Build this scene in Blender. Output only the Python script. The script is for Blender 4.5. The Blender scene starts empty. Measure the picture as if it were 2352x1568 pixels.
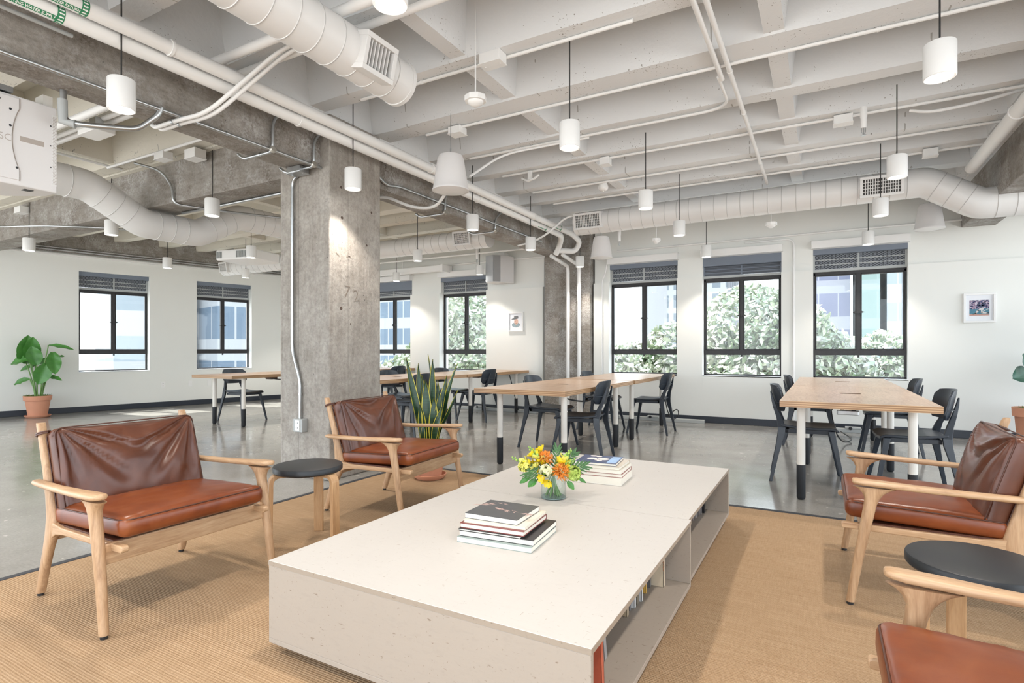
import bpy, bmesh, math, random
from mathutils import Vector, Matrix, noise
PI = math.pi
sc = bpy.context.scene
COL = sc.collection
rnd = random.Random(7)

# ------------------------------------------------------------------ geometry helpers
class MB:
    """collects shapes, then links them as ONE mesh object"""
    def __init__(s):
        s.v = []; s.f = []; s.a = []
    def add(s, vs, fs, M=None, att=None):
        b = len(s.v)
        if M is not None:
            vs = [M @ Vector(p) for p in vs]
        s.v += [tuple(p) for p in vs]
        s.f += [tuple(b + i for i in f) for f in fs]
        s.a += list(att) if att else [0.0] * len(vs)
        return s
    def box(s, x0, x1, y0, y1, z0, z1, M=None):
        vs = [(x, y, z) for x in (x0, x1) for y in (y0, y1) for z in (z0, z1)]
        fs = [(0, 1, 3, 2), (4, 6, 7, 5), (0, 4, 5, 1), (2, 3, 7, 6), (0, 2, 6, 4), (1, 5, 7, 3)]
        return s.add(vs, fs, M)
    def loft(s, rings, caps=True, M=None, att=None, closed=True):
        n = len(rings[0]); vs = [p for r in rings for p in r]; fs = []
        m = n if closed else n - 1
        for i in range(len(rings) - 1):
            for j in range(m):
                k = (j + 1) % n
                fs.append((i * n + j, i * n + k, (i + 1) * n + k, (i + 1) * n + j))
        if caps and closed:
            fs.append(tuple(range(n - 1, -1, -1)))
            fs.append(tuple((len(rings) - 1) * n + j for j in range(n)))
        return s.add(vs, fs, M, att)
    def tube(s, path, r, n=10, caps=True, M=None):
        P = [Vector(p) for p in path]; N = len(P)
        R = r if isinstance(r, (list, tuple)) else [r] * N
        T = []
        for i in range(N):
            a = P[max(i - 1, 0)]; b = P[min(i + 1, N - 1)]
            T.append((b - a).normalized())
        u = T[0].orthogonal().normalized()
        rings = []
        for i in range(N):
            u = (u - T[i] * u.dot(T[i]))
            u = u.normalized() if u.length > 1e-6 else T[i].orthogonal().normalized()
            w = T[i].cross(u)
            rings.append([P[i] + (u * math.cos(2 * PI * j / n) + w * math.sin(2 * PI * j / n)) * R[i] for j in range(n)])
        return s.loft(rings, caps, M)
    def cyl(s, p0, p1, r0, r1=None, n=16, M=None):
        return s.tube([p0, p1], [r0, r0 if r1 is None else r1], n, True, M)
    def lathe(s, prof, n=32, c=(0, 0, 0), M=None, caps=True):
        rings = [[(c[0] + r * math.cos(2 * PI * j / n), c[1] + r * math.sin(2 * PI * j / n), c[2] + z) for j in range(n)] for r, z in prof]
        return s.loft(rings, caps, M)
    def prism(s, poly, f, M=None):
        """poly: 2-D outline, f(a,b,t) -> point for t in 0,1"""
        return s.loft([[f(a, b, t) for a, b in poly] for t in (0, 1)], True, M)
    def grid(s, nu, nv, f, M=None, att=None):
        vs = [f(i / nu, j / nv) for i in range(nu + 1) for j in range(nv + 1)]
        fs = [(i * (nv + 1) + j, (i + 1) * (nv + 1) + j, (i + 1) * (nv + 1) + j + 1, i * (nv + 1) + j + 1) for i in range(nu) for j in range(nv)]
        at = [att(i / nu, j / nv) for i in range(nu + 1) for j in range(nv + 1)] if att else None
        return s.add(vs, fs, M, at)
    def build(s, name, m, parent=None, smooth=0, bevel=0, seg=2, fix=True):
        me = bpy.data.meshes.new(name)
        me.from_pydata(s.v, [], s.f)
        if any(s.a):
            at = me.attributes.new('edge', 'FLOAT', 'POINT')
            at.data.foreach_set('value', s.a)
        if fix:
            bm = bmesh.new(); bm.from_mesh(me)
            bmesh.ops.recalc_face_normals(bm, faces=bm.faces)
            bm.to_mesh(me); bm.free()
        me.materials.append(m)
        if smooth:
            me.polygons.foreach_set('use_smooth', [True] * len(me.polygons))
            if smooth < 180:
                me.set_sharp_from_angle(angle=math.radians(smooth))
        o = bpy.data.objects.new(name, me); COL.objects.link(o)
        if parent is not None:
            o.parent = parent
        if bevel:
            b = o.modifiers.new('b', 'BEVEL'); b.width = bevel; b.segments = seg; b.limit_method = 'ANGLE'; b.angle_limit = math.radians(40)
        return o

def bez(pts, n=8, rad=None):
    """rounds the inner corners of a polyline: radius rad at each"""
    P = [Vector(p) for p in pts]; out = [P[0]]
    for i in range(1, len(P) - 1):
        a, b, c = P[i - 1], P[i], P[i + 1]
        d = min(rad if rad else 1e9, (a - b).length * .49, (c - b).length * .49)
        p = b + (a - b).normalized() * d; q = b + (c - b).normalized() * d
        for k in range(n + 1):
            t = k / n
            out.append(p * (1 - t) ** 2 + b * 2 * t * (1 - t) + q * t * t)
    out.append(P[-1])
    return out
def crv(pts, n=6):
    """Catmull-Rom through the points"""
    P = [Vector(p) for p in pts]; out = []
    for i in range(len(P) - 1):
        a = P[i - 1] if i else P[0] * 2 - P[1]
        d = P[i + 2] if i + 2 < len(P) else P[-1] * 2 - P[-2]
        b, c = P[i], P[i + 1]
        for k in range(n):
            t = k / n
            out.append(.5 * ((2 * b) + (c - a) * t + (2 * a - 5 * b + 4 * c - d) * t * t + (3 * b - a - 3 * c + d) * t ** 3))
    out.append(P[-1])
    return out
def rrect(w, d, r, n=4):
    out = []
    for cx, cy, a0 in ((w / 2 - r, d / 2 - r, 0), (-w / 2 + r, d / 2 - r, 90), (-w / 2 + r, -d / 2 + r, 180), (w / 2 - r, -d / 2 + r, 270)):
        for k in range(n + 1):
            a = math.radians(a0 + 90 * k / n)
            out.append((cx + r * math.cos(a), cy + r * math.sin(a)))
    return out
def T(x, y, z): return Matrix.Translation((x, y, z))
def RZ(a): return Matrix.Rotation(math.radians(a), 4, 'Z')
def RX(a): return Matrix.Rotation(math.radians(a), 4, 'X')
def RY(a): return Matrix.Rotation(math.radians(a), 4, 'Y')

# ------------------------------------------------------------------ naming helpers
def tag(o, label=None, cat=None, group=None, kind=None):
    if label: o['label'] = label
    if cat: o['category'] = cat
    if group: o['group'] = group
    if kind: o['kind'] = kind
    return o
def thing(name, label, cat, loc=(0, 0, 0), rz=0, group=None, kind=None):
    o = bpy.data.objects.new(name, None); COL.objects.link(o)
    o.location = loc; o.rotation_euler = (0, 0, math.radians(rz)); o.empty_display_size = .05
    return tag(o, label, cat, group, kind)
def dup(root, loc=None, rz=None, label=None, group=None):
    def cp(o, parent):
        c = o.copy(); COL.objects.link(c)
        if parent is not None:
            c.parent = parent
        for ch in list(o.children):
            cp(ch, c)
        return c
    r = cp(root, None)
    if loc is not None: r.location = loc
    if rz is not None: r.rotation_euler = (0, 0, math.radians(rz))
    return tag(r, label, None, group)
def struct(mb, name, m, parent=None, **k):
    o = mb.build(name, m, parent, **k)
    if parent is None: o['kind'] = 'structure'
    return o

# ------------------------------------------------------------------ materials
class NT:
    def __init__(s, name):
        s.m = bpy.data.materials.new(name); s.m.use_nodes = True
        s.n = s.m.node_tree; s.b = s.n.nodes['Principled BSDF']
    def new(s, t, **k):
        x = s.n.nodes.new(t)
        for a, b in k.items(): setattr(x, a, b)
        return x
    def set(s, node, **k):
        for a, b in k.items(): s.put(b, node.inputs[a.replace('_', ' ')])
        return node
    def put(s, v, sock):
        if isinstance(v, bpy.types.NodeSocket): s.n.links.new(v, sock)
        else: sock.default_value = v
    def co(s, which='Object'):
        return s.new('ShaderNodeTexCoord').outputs[which]
    def pos(s): return s.new('ShaderNodeNewGeometry').outputs['Position']
    def map(s, v, sc=(1, 1, 1), rot=(0, 0, 0), loc=(0, 0, 0)):
        x = s.new('ShaderNodeMapping'); s.put(v, x.inputs[0])
        x.inputs['Scale'].default_value = sc; x.inputs['Rotation'].default_value = rot; x.inputs['Location'].default_value = loc
        return x.outputs[0]
    def noise(s, v, scale, det=4, rough=.55, dist=0):
        x = s.new('ShaderNodeTexNoise'); s.put(v, x.inputs['Vector'])
        x.inputs['Scale'].default_value = scale; x.inputs['Detail'].default_value = det
        x.inputs['Roughness'].default_value = rough; x.inputs['Distortion'].default_value = dist
        return x.outputs['Fac']
    def vor(s, v, scale, feat='F1'):
        x = s.new('ShaderNodeTexVoronoi', feature=feat); s.put(v, x.inputs['Vector']); x.inputs['Scale'].default_value = scale
        return x
    def ramp(s, f, stops, interp='LINEAR'):
        x = s.new('ShaderNodeValToRGB'); s.put(f, x.inputs[0]); x.color_ramp.interpolation = interp
        e = x.color_ramp.elements
        while len(e) < len(stops): e.new(.5)
        for i, (p, c) in enumerate(stops):
            e[i].position = p; e[i].color = (c, c, c, 1) if not isinstance(c, tuple) else (*c, 1)
        return x.outputs[0]
    def mix(s, f, a, b, mode='MIX'):
        x = s.new('ShaderNodeMix', data_type='RGBA', blend_type=mode)
        s.put(f, x.inputs[0])
        for v, i in ((a, 6), (b, 7)):
            s.put((*v, 1) if isinstance(v, tuple) and len(v) == 3 else v, x.inputs[i])
        return x.outputs[2]
    def math(s, op, a, b=0.0, c=0.0):
        x = s.new('ShaderNodeMath', operation=op)
        s.put(a, x.inputs[0]); s.put(b, x.inputs[1]); s.put(c, x.inputs[2])
        return x.outputs[0]
    def sep(s, v):
        x = s.new('ShaderNodeSeparateXYZ'); s.put(v, x.inputs[0]); return x.outputs
    def bump(s, h, strength=.3, dist=.01):
        x = s.new('ShaderNodeBump'); s.put(h, x.inputs['Height']); x.inputs['Strength'].default_value = strength; x.inputs['Distance'].default_value = dist
        s.n.links.new(x.outputs[0], s.b.inputs['Normal'])
    def out(s, col=None, rough=None, **k):
        if col is not None: s.put((*col, 1) if isinstance(col, tuple) and len(col) == 3 else col, s.b.inputs['Base Color'])
        if rough is not None: s.put(rough, s.b.inputs['Roughness'])
        for a, b in k.items(): s.put(b, s.b.inputs[a.replace('_', ' ')])
        return s.m

def plain(name, col, rough=.5, metal=0, var=.06, scale=8, bump=0, **k):
    t = NT(name); v = t.co()
    n = t.noise(v, scale, 3)
    c = t.mix(n, tuple(x * (1 - var) for x in col), tuple(min(1, x * (1 + var)) for x in col))
    if bump: t.bump(t.noise(v, scale * 8, 3), bump, .002)
    return t.out(c, rough, Metallic=metal, **k)

M = {}
M['paint'] = plain('white_paint', (.80, .81, .78), .6, var=.015, scale=2, bump=.08)
M['white'] = plain('white_enamel', (.84, .84, .83), .4, var=.015)
M['offwhite'] = plain('cream_enamel', (.74, .71, .655), .38, var=.02)
def mk_duct():
    t = NT('painted_duct'); at = t.new('ShaderNodeAttribute', attribute_name='edge')
    c = t.mix(t.noise(t.co(), 2, 3), (.73, .725, .715), (.76, .755, .745))
    return t.out(t.mix(t.math('MULTIPLY', at.outputs['Fac'], .8), c, (.45, .44, .43)), .38)
M['duct'] = mk_duct()
M['galv'] = plain('galvanised_steel', (.52, .54, .55), .32, 1, var=.14, scale=30)
M['zinc'] = plain('zinc_plate', (.62, .6, .55), .4, .9, var=.1)
M['black'] = plain('black_plastic', (.018, .019, .022), .42)
M['cord'] = plain('black_cord', (.02, .02, .02), .6)
M['chair'] = plain('charcoal_plastic', (.022, .029, .040), .36, var=.1, scale=20)
M['stooltop'] = plain('black_linoleum', (.016, .018, .021), .42, var=.08)
M['sock'] = plain('black_sock', (.012, .014, .018), .55)
M['base'] = plain('navy_baseboard', (.022, .028, .040), .45)
M['darkmetal'] = plain('dark_bronze_steel', (.030, .029, .031), .45, .2, var=.3, scale=25)
M['bluegray'] = plain('slate_blind', (.17, .20, .25), .55, var=.05)
M['mgray'] = plain('grey_box', (.42, .44, .44), .5)
M['terracotta'] = plain('terracotta', (.60, .28, .175), .75, var=.1, scale=10, bump=.1)
M['moss'] = plain('moss', (.085, .17, .035), .9, var=.5, scale=60, bump=.4)
M['paper'] = plain('pages', (.76, .72, .63), .8, var=.05, scale=200)
M['stem'] = plain('green_stem', (.16, .30, .09), .5, var=.15)
M['rugedge'] = plain('rug_binding', (.035, .038, .045), .7)
M['sill'] = plain('sill_paint', (.80, .83, .86), .5)
M['speaker'] = plain('speaker_shell', (.72, .705, .70), .45, var=.01)
M['groove'] = plain('panel_groove', (.42, .37, .33), .7)
M['green'] = plain('label_green', (.035, .24, .11), .5)
M['mint'] = plain('label_mint', (.50, .66, .56), .5)
M['letter'] = plain('label_letter', (.85, .88, .85), .5)

# painted board-marked concrete of the ceiling
def mk_ceiling():
    t = NT('painted_concrete'); p = t.pos(); x, y, z = t.sep(p)
    big = t.noise(p, 1.3, 4)
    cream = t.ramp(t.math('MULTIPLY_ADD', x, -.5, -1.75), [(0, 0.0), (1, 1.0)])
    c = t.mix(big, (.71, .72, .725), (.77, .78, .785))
    c = t.mix(cream, c, (.72, .685, .60))  # yellowish light of the left bay put into the ceiling colour
    low = t.ramp(t.math('MULTIPLY_ADD', z, -3.2, 10.75), [(0, 0.0), (1, 1.0)])      # more pits near the lower edges
    pit = t.noise(t.map(p, (1, 1, 1)), 62, 2, .6)
    area = t.math('MULTIPLY', t.ramp(t.noise(p, 3.1, 3), [(.44, 0.0), (.62, 1.0)]), low)
    th = t.math('GREATER_THAN', t.math('MULTIPLY_ADD', area, .15, pit), .765)
    seam = t.math('MULTIPLY', t.math('LESS_THAN', t.math('ABSOLUTE', t.math('SUBTRACT', t.math('FRACT', t.math('MULTIPLY', x, .77)), .5)), .004), t.math('GREATER_THAN', t.noise(p, 7, 2), .52))
    th = t.math('MAXIMUM', th, t.math('MULTIPLY', seam, .7))
    c = t.mix(th, c, (.30, .285, .26))
    t.bump(t.math('ADD', t.noise(p, 18, 5, .6), t.math('MULTIPLY', th, -1.2)), .30, .012)
    return t.out(c, .62)
M['ceiling'] = mk_ceiling()

def mk_conc(name, vert, tone=1.0, warm=0.0):
    t = NT(name); p = t.pos()
    g = t.map(p, (7, 7, .55) if vert else (1.1, 1.1, 9))
    grain = t.noise(g, 2.6, 6, .62, .6)
    big = t.noise(p, 2.3, 5, .6)
    fine = t.noise(p, 38, 4, .7)
    mid = t.noise(p, 9, 5, .65)
    a = t.ramp(big, [(.3, (.215 * tone, .19 * tone, .162 * tone)), (.5, (.285 * tone, .258 * tone, .228 * tone)), (.68, (.36 * tone, .338 * tone, .308 * tone))])
    b = t.mix(t.ramp(mid, [(.34, 0.0), (.66, 1.0)]), (.17 * tone, .15 * tone, .128 * tone), (.385 * tone, .362 * tone, .332 * tone))
    c = t.mix(.45, a, b)
    c = t.mix(.38, c, t.ramp(grain, [(.3, (.17, .148, .125)), (.55, (.33, .305, .272)), (.75, (.41, .388, .355))]))
    c = t.mix(.30, c, t.ramp(fine, [(.3, .08), (.6, .55)]), 'OVERLAY')
    if not vert:     # scoured patches and brown stains on the beams
        pw = t.math('MULTIPLY', t.ramp(t.noise(p, 3.6, 4, .6), [(.46, 0.0), (.62, 1.0)]), t.ramp(t.noise(p, 46, 4, .75), [(.40, 0.0), (.60, 1.0)]))
        c = t.mix(t.math('MULTIPLY', pw, .8), c, (.50 * tone, .49 * tone, .48 * tone))
        pb = t.math('MULTIPLY', t.ramp(t.noise(p, 2.9, 4, .6, .4), [(.50, 0.0), (.66, 1.0)]), t.ramp(t.noise(p, 60, 3, .7), [(.42, 0.0), (.58, 1.0)]))
        c = t.mix(t.math('MULTIPLY', pb, .75), c, (.115 * tone, .088 * tone, .066 * tone))
    pit = t.math('GREATER_THAN', t.math('MULTIPLY_ADD', mid, .10, t.noise(p, 55, 2, .5)), .80)
    c = t.mix(pit, c, (.06, .055, .05))
    if vert:     # form-board joints
        x, y, z = t.sep(p)
        for ax, per in ((x, 4.9), (y, 4.6)):
            ln = t.math('LESS_THAN', t.math('ABSOLUTE', t.math('SUBTRACT', t.math('FRACT', t.math('MULTIPLY', ax, per)), .43)), .013)
            c = t.mix(t.math('MULTIPLY', ln, .42), c, (.09, .08, .07))
    if warm: c = t.mix(warm, c, (.62, .50, .40), 'MULTIPLY')
    t.bump(t.math('ADD', t.math('ADD', grain, fine), t.math('MULTIPLY', pit, -1.5)), .45, .012)
    return t.out(c, .8)
M['conc_v'] = mk_conc('board_formed_concrete', True, 1.42)
M['conc_h'] = mk_conc('bare_beam_concrete', False, 1.0)
M['conc_p'] = mk_conc('stained_pilaster_concrete', False, 1.1)

def mk_floor():
    t = NT('polished_concrete'); p = t.pos()
    big = t.noise(p, .55, 5, .6); mid = t.noise(p, 2.4, 5, .6); fine = t.noise(p, 70, 3, .6)
    c = t.ramp(big, [(.3, (.235, .225, .205)), (.5, (.305, .295, .275)), (.7, (.365, .355, .335))])
    c = t.mix(.4, c, t.ramp(mid, [(.3, (.21, .195, .17)), (.7, (.38, .37, .345))]))
    fl = t.math('GREATER_THAN', t.math('MULTIPLY_ADD', t.noise(p, 1.1, 2), .28, t.noise(t.map(p, (1, 1, 1)), 15, 1.5, .4)), .865)
    c = t.mix(t.math('MULTIPLY', fl, .55), c, (.60, .575, .53))
    c = t.mix(.2, c, t.ramp(fine, [(.35, .1), (.65, .5)]), 'OVERLAY')
    r = t.ramp(mid, [(.3, .10), (.7, .20)])
    t.bump(t.noise(p, 1.6, 3), .03, .05)
    return t.out(c, r, Specular_IOR_Level=.6)
M['floor'] = mk_floor()

def mk_rug():
    t = NT('sisal_weave'); p = t.co(); x, y, z = t.sep(p)
    wob = t.noise(p, 5, 2)
    a = t.math('SINE', t.math('MULTIPLY_ADD', wob, 3, t.math('MULTIPLY', y, 2 * PI / .0095)))
    row = t.math('FLOOR', t.math('MULTIPLY', y, 1 / .0095))
    b = t.math('SINE', t.math('ADD', t.math('MULTIPLY', x, 2 * PI / .0100), t.math('MULTIPLY', row, PI)))
    h = t.math('ADD', t.math('MULTIPLY', a, .55), t.math('MULTIPLY', b, .45))
    hh = t.math('MULTIPLY_ADD', h, .5, .5)
    st = t.noise(t.map(p, (1, 26, 1)), 4.5, 4, .65)
    st2 = t.noise(t.map(p, (40, 3, 1)), 4, 3, .6)
    c = t.ramp(st, [(.3, (.335, .21, .115)), (.5, (.44, .295, .172)), (.72, (.54, .385, .245))])
    c = t.mix(.35, c, t.ramp(st2, [(.3, (.33, .21, .115)), (.7, (.55, .395, .255))]))
    c = t.mix(t.math('MULTIPLY', t.math('SUBTRACT', 1.0, hh), .40), c, (.20, .115, .05))
    dk = t.math('GREATER_THAN', t.noise(t.map(p, (60, 130, 1)), 3, 2), .70)
    c = t.mix(t.math('MULTIPLY', dk, .5), c, (.13, .075, .04))
    t.bump(t.math('ADD', hh, t.noise(p, 300, 2)), .6, .004)
    return t.out(c, .9, Specular_IOR_Level=.2)
M['rug'] = mk_rug()

def mk_leather(name, d, m, l):
    t = NT(name); p = t.co()
    big = t.noise(p, 5, 4, .6, .5); st = t.noise(t.map(p, (3, 11, 6)), 2, 4, .6)
    c = t.ramp(big, [(.28, d), (.5, m), (.75, l)])
    c = t.mix(.22, c, t.ramp(st, [(.2, d), (.8, l)]))
    t.bump(t.math('ADD', t.math('MULTIPLY', t.noise(p, 260, 2), .12), t.noise(p, 9, 2)), .10, .006)
    return t.out(c, .33, Specular_IOR_Level=.55)
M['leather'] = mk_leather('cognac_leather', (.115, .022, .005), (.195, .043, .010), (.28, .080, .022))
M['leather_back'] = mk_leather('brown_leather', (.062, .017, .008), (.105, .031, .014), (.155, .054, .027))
M['leather_dark'] = plain('leather_strap', (.075, .024, .012), .4, var=.2)

def mk_wood(name, a, b, c_, axis='X', rough=.42, sc_=1.0):
    t = NT(name); p = t.co()
    s3 = {'X': (1.2, 14, 14), 'Y': (14, 1.2, 14), 'Z': (14, 14, 1.2)}[axis]
    g = t.noise(t.map(p, tuple(k * sc_ for k in s3)), 3.2, 5, .6, .8)
    f = t.noise(t.map(p, tuple(k * sc_ * 5 for k in s3)), 3, 3, .6)
    c = t.ramp(g, [(.3, a), (.5, b), (.72, c_)])
    c = t.mix(.3, c, t.ramp(f, [(.35, a), (.65, c_)]))
    t.bump(f, .06, .002)
    return t.out(c, rough)
M['oak_x'] = mk_wood('oak_along_x', (.36, .205, .105), (.50, .315, .175), (.60, .405, .245), 'X')
M['oak_y'] = mk_wood('oak_along_y', (.36, .205, .105), (.50, .315, .175), (.60, .405, .245), 'Y')
M['oak_z'] = mk_wood('oak_along_z', (.33, .185, .095), (.47, .29, .16), (.58, .385, .23), 'Z')
M['birch'] = mk_wood('birch_bentwood', (.40, .215, .10), (.53, .315, .155), (.60, .375, .20), 'Z', .4)

def mk_top():
    t = NT('laminated_oak_top'); p = t.co(); x, y, z = t.sep(p)
    g = t.noise(t.map(p, (12, 1.3, 12)), 3, 5, .6, 1.6)
    c = t.ramp(g, [(.3, (.37, .235, .145)), (.5, (.50, .345, .235)), (.72, (.60, .44, .32))])
    ply = t.math('SINE', t.math('MULTIPLY', z, 2 * PI / .0145))
    e = t.mix(t.ramp(ply, [(.35, 0.0), (.65, 1.0)]), (.30, .17, .085), (.56, .37, .21))
    nz = t.sep(t.new('ShaderNodeNewGeometry').outputs['Normal'])[2]
    c = t.mix(t.math('LESS_THAN', nz, .5), c, e)
    return t.out(c, .30, Specular_IOR_Level=.5)
M['tabletop'] = mk_top()

def mk_osb(name, base, dark, flake, amt):
    t = NT(name); p = t.co()
    c = t.mix(t.noise(p, 6, 4), tuple(k * .95 for k in base), base)
    for i, (ang, s3) in enumerate((((0, 0, .5), (16, 84, 84)), ((.6, .2, -.6), (80, 16, 72)), ((0, .7, 2.1), (21, 88, 53)))):
        n = t.noise(t.map(p, s3, ang, (i * 3.1, i, 0)), 1.5, 3, .6)
        c = t.mix(t.math('MULTIPLY', t.ramp(n, [(.68, 0.0), (.74, 1.0)]), amt), c, dark)
        n2 = t.noise(t.map(p, tuple(k * .8 for k in s3), ang, (i * 7.7, 5, 2)), 1.2, 2, .6)
        c = t.mix(t.math('MULTIPLY', t.ramp(n2, [(.60, 0.0), (.75, 1.0)]), amt * .5), c, flake)
    t.bump(t.noise(t.map(p, (8, 30, 30)), 2, 4), .1, .004)
    return t.out(c, .5)
M['osb_top'] = mk_osb('whitewashed_osb_top', (.55, .52, .485), (.25, .185, .13), (.48, .45, .42), .62)
M['osb'] = mk_osb('whitewashed_osb', (.385, .33, .275), (.13, .085, .045), (.32, .275, .23), .6)
M['osb_edge'] = mk_osb('osb_edge', (.34, .28, .22), (.12, .085, .055), (.27, .22, .18), .8)

def mk_screen():
    t = NT('diamond_mesh'); p = t.co(); x, y, z = t.sep(p)
    u = t.math('MULTIPLY', x, 1 / .046); w = t.math('MULTIPLY', z, 1 / .024)
    d1 = t.math('ABSOLUTE', t.math('SUBTRACT', t.math('FRACT', t.math('ADD', u, w)), .5))
    d2 = t.math('ABSOLUTE', t.math('SUBTRACT', t.math('FRACT', t.math('SUBTRACT', u, w)), .5))
    k = t.math('LESS_THAN', t.math('MINIMUM', d1, d2), .10)
    c = t.mix(k, (.035, .04, .05), (.30, .33, .37))
    return t.out(c, .6)
M['screen'] = mk_screen()
def mk_fine():
    t = NT('insect_screen'); p = t.co(); x, y, z = t.sep(p)
    w = t.math('LESS_THAN', t.math('FRACT', t.math('MULTIPLY', z, 1 / .02)), .3)
    return t.out(t.mix(w, (.07, .08, .10), (.15, .17, .20)), .6)
M['fine_screen'] = mk_fine()

def mk_glass():
    t = NT('window_glass'); n = t.n
    tr = t.new('ShaderNodeBsdfTransparent'); tr.inputs[0].default_value = (.95, .97, .97, 1)
    gl = t.new('ShaderNodeBsdfGlossy'); gl.inputs['Roughness'].default_value = .02
    mx = t.new('ShaderNodeMixShader'); lw = t.new('ShaderNodeLayerWeight')
    n.links.new(t.math('MULTIPLY_ADD', t.math('POWER', lw.outputs['Facing'], 5.0), .5, .03), mx.inputs[0]); n.links.new(tr.outputs[0], mx.inputs[1]); n.links.new(gl.outputs[0], mx.inputs[2])
    n.links.new(mx.outputs[0], n.nodes['Material Output'].inputs[0])
    return t.m
M['glass'] = mk_glass()
def mk_vase():
    t = NT('clear_vase_glass'); n = t.n
    tr = t.new('ShaderNodeBsdfTransparent'); tr.inputs[0].default_value = (.93, .965, .95, 1)
    gl = t.new('ShaderNodeBsdfGlossy'); gl.inputs['Roughness'].default_value = .03
    mx = t.new('ShaderNodeMixShader'); lw = t.new('ShaderNodeLayerWeight')
    n.links.new(t.math('MULTIPLY_ADD', t.math('POWER', lw.outputs['Facing'], 3.0), .6, .04), mx.inputs[0]); n.links.new(tr.outputs[0], mx.inputs[1]); n.links.new(gl.outputs[0], mx.inputs[2])
    n.links.new(mx.outputs[0], n.nodes['Material Output'].inputs[0])
    return t.m
M['vase'] = mk_vase()
M['vasebase'] = plain('thick_glass_base', (.42, .56, .55), .08, Transmission_Weight=.55)

def mk_emit(name, col, s):
    t = NT(name)
    return t.out((.9, .9, .9), .5, Emission_Color=(*col, 1), Emission_Strength=s)
M['lamp'] = mk_emit('lit_diffuser', (1, .96, .90), 9)

def mk_leaf(name, a, b, edge=None, rough=.35):
    t = NT(name); p = t.co()
    c = t.mix(t.noise(p, 14, 3), a, b)
    if edge:
        at = t.new('ShaderNodeAttribute', attribute_name='edge')
        band = t.ramp(t.noise(t.map(p, (2, 2, 34)), 2, 2), [(.45, 0.0), (.6, 1.0)])
        c = t.mix(t.math('MULTIPLY', band, .5), c, tuple(k * 2.6 for k in a))
        c = t.mix(t.math('GREATER_THAN', at.outputs['Fac'], .80), c, edge)
    return t.out(c, rough, Specular_IOR_Level=.5)
M['leaf'] = mk_leaf('paddle_leaf', (.035, .15, .025), (.09, .30, .05))
M['fig'] = mk_leaf('fiddle_leaf', (.012, .055, .035), (.03, .12, .07))
M['snake'] = mk_leaf('banded_leaf', (.012, .035, .016), (.022, .065, .03), (.52, .46, .055))
M['frond'] = mk_leaf('dark_frond', (.03, .10, .03), (.07, .18, .05))
# ------------------------------------------------------------------ room shell (metres; x along the back wall, y towards it)
YB = 8.85                                    # face of the furred back wall
LP = Vector((-11.76, 3.93, 0)); LD = Vector((.2255, .9742, 0)); LA = math.atan2(LD.y, LD.x)
ML = T(LP.x, LP.y, 0) @ Matrix.Rotation(LA, 4, 'Z')          # left wall frame: x along the wall, y outwards, z up
MBK = T(0, YB, 0)
ZT = 3.55

struct(MB().prism([(-13.5, -2.2), (5.2, -2.2), (5.2, 9.2), (-11.0, 9.2)], lambda a, b, t: (a, b, -.25 + .25 * t)), 'floor', M['floor'])

# ceiling: slab, joists along x, ribs along y
c = MB()
def wx(y): return -11.76 + (y - 3.93) * .2315 - .30
c.prism([(wx(-2.2), -2.2), (5.2, -2.2), (5.2, 9.4), (wx(9.4), 9.4)], lambda a, b, t: (a, b, ZT + .3 * t))
for x0, x1, y0, y1 in ((-4.10, -3.66, -2.2, 8.9), (1.45, 1.93, -2.2, 8.9), (-11.2, -4.03, 3.36, 3.83)):     # painted haunches above the bare beams
    c.box(x0, x1, y0, y1, 3.085, ZT + .02)
JY = [(-1.9, .16), (-1.15, .16), (-.42, .16), (.33, .16), (1.07, .16), (1.8, .16), (2.53, .15), (3.27, .15), (4.03, .24), (4.84, .15), (5.52, .17), (6.24, .19), (6.87, .17), (7.6, .17), (8.3, .17)]
def ridge(y0, w, x0, x1):
    n = int((x1 - x0) / .35)
    rings = []
    for i in range(n + 1):
        x = x0 + (x1 - x0) * i / n
        k = lambda q: (noise.noise((x * 1.3, y0 * 3, q)) * .012)
        rings.append([(x, y0 - w / 2 + k(1), 3.10 + k(2)), (x, y0 + w / 2 + k(3), 3.10 + k(4)), (x, y0 + w / 2 + .07, ZT + .02), (x, y0 - w / 2 - .07, ZT + .02)])
    c.loft(rings)
for y0, w in JY: ridge(y0, w, wx(y0) + .06, 5.1)
for x0 in (-9.0, -6.75, -2.2, -.27, 1.42, 3.4):
    rings = []
    for i in range(34):
        y = -2.1 + 11.3 * i / 33; k = noise.noise((x0, y * 1.7, 3)) * .01
        rings.append([(x0 - .06 + k, y, 3.12), (x0 + .06 + k, y, 3.12), (x0 + .12, y, ZT + .02), (x0 - .12, y, ZT + .02)])
    c.loft(rings)
struct(c, 'ceiling', M['ceiling'], smooth=30)

# bare concrete frame
struct(MB().box(-4.03, -3.73, -2.2, 8.9, 2.657, 3.09), 'concrete_beam', M['conc_h'], bevel=.008)
struct(MB().box(-11.6, -4.03, 3.42, 3.77, 2.655, 3.09), 'concrete_cross_beam', M['conc_h'], bevel=.008)
struct(MB().box(1.52, 1.86, -2.2, 8.9, 2.64, 3.09), 'concrete_side_beam', M['conc_h'], bevel=.008)
m_ = MB(); m_.box(-2.3, 5.9, -.03, .3, 2.80, 3.53, ML)
struct(m_, 'concrete_edge_beam', M['conc_h'], bevel=.008)
col_ = struct(MB().box(-4.235, -3.62, 3.36, 3.98, 0, 3.09), 'concrete_column', M['conc_v'], bevel=.012)
struct(MB().box(-4.225, -3.385, 8.76, 9.2, 0, 3.2), 'concrete_pilaster', M['conc_p'], bevel=.012)
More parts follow.
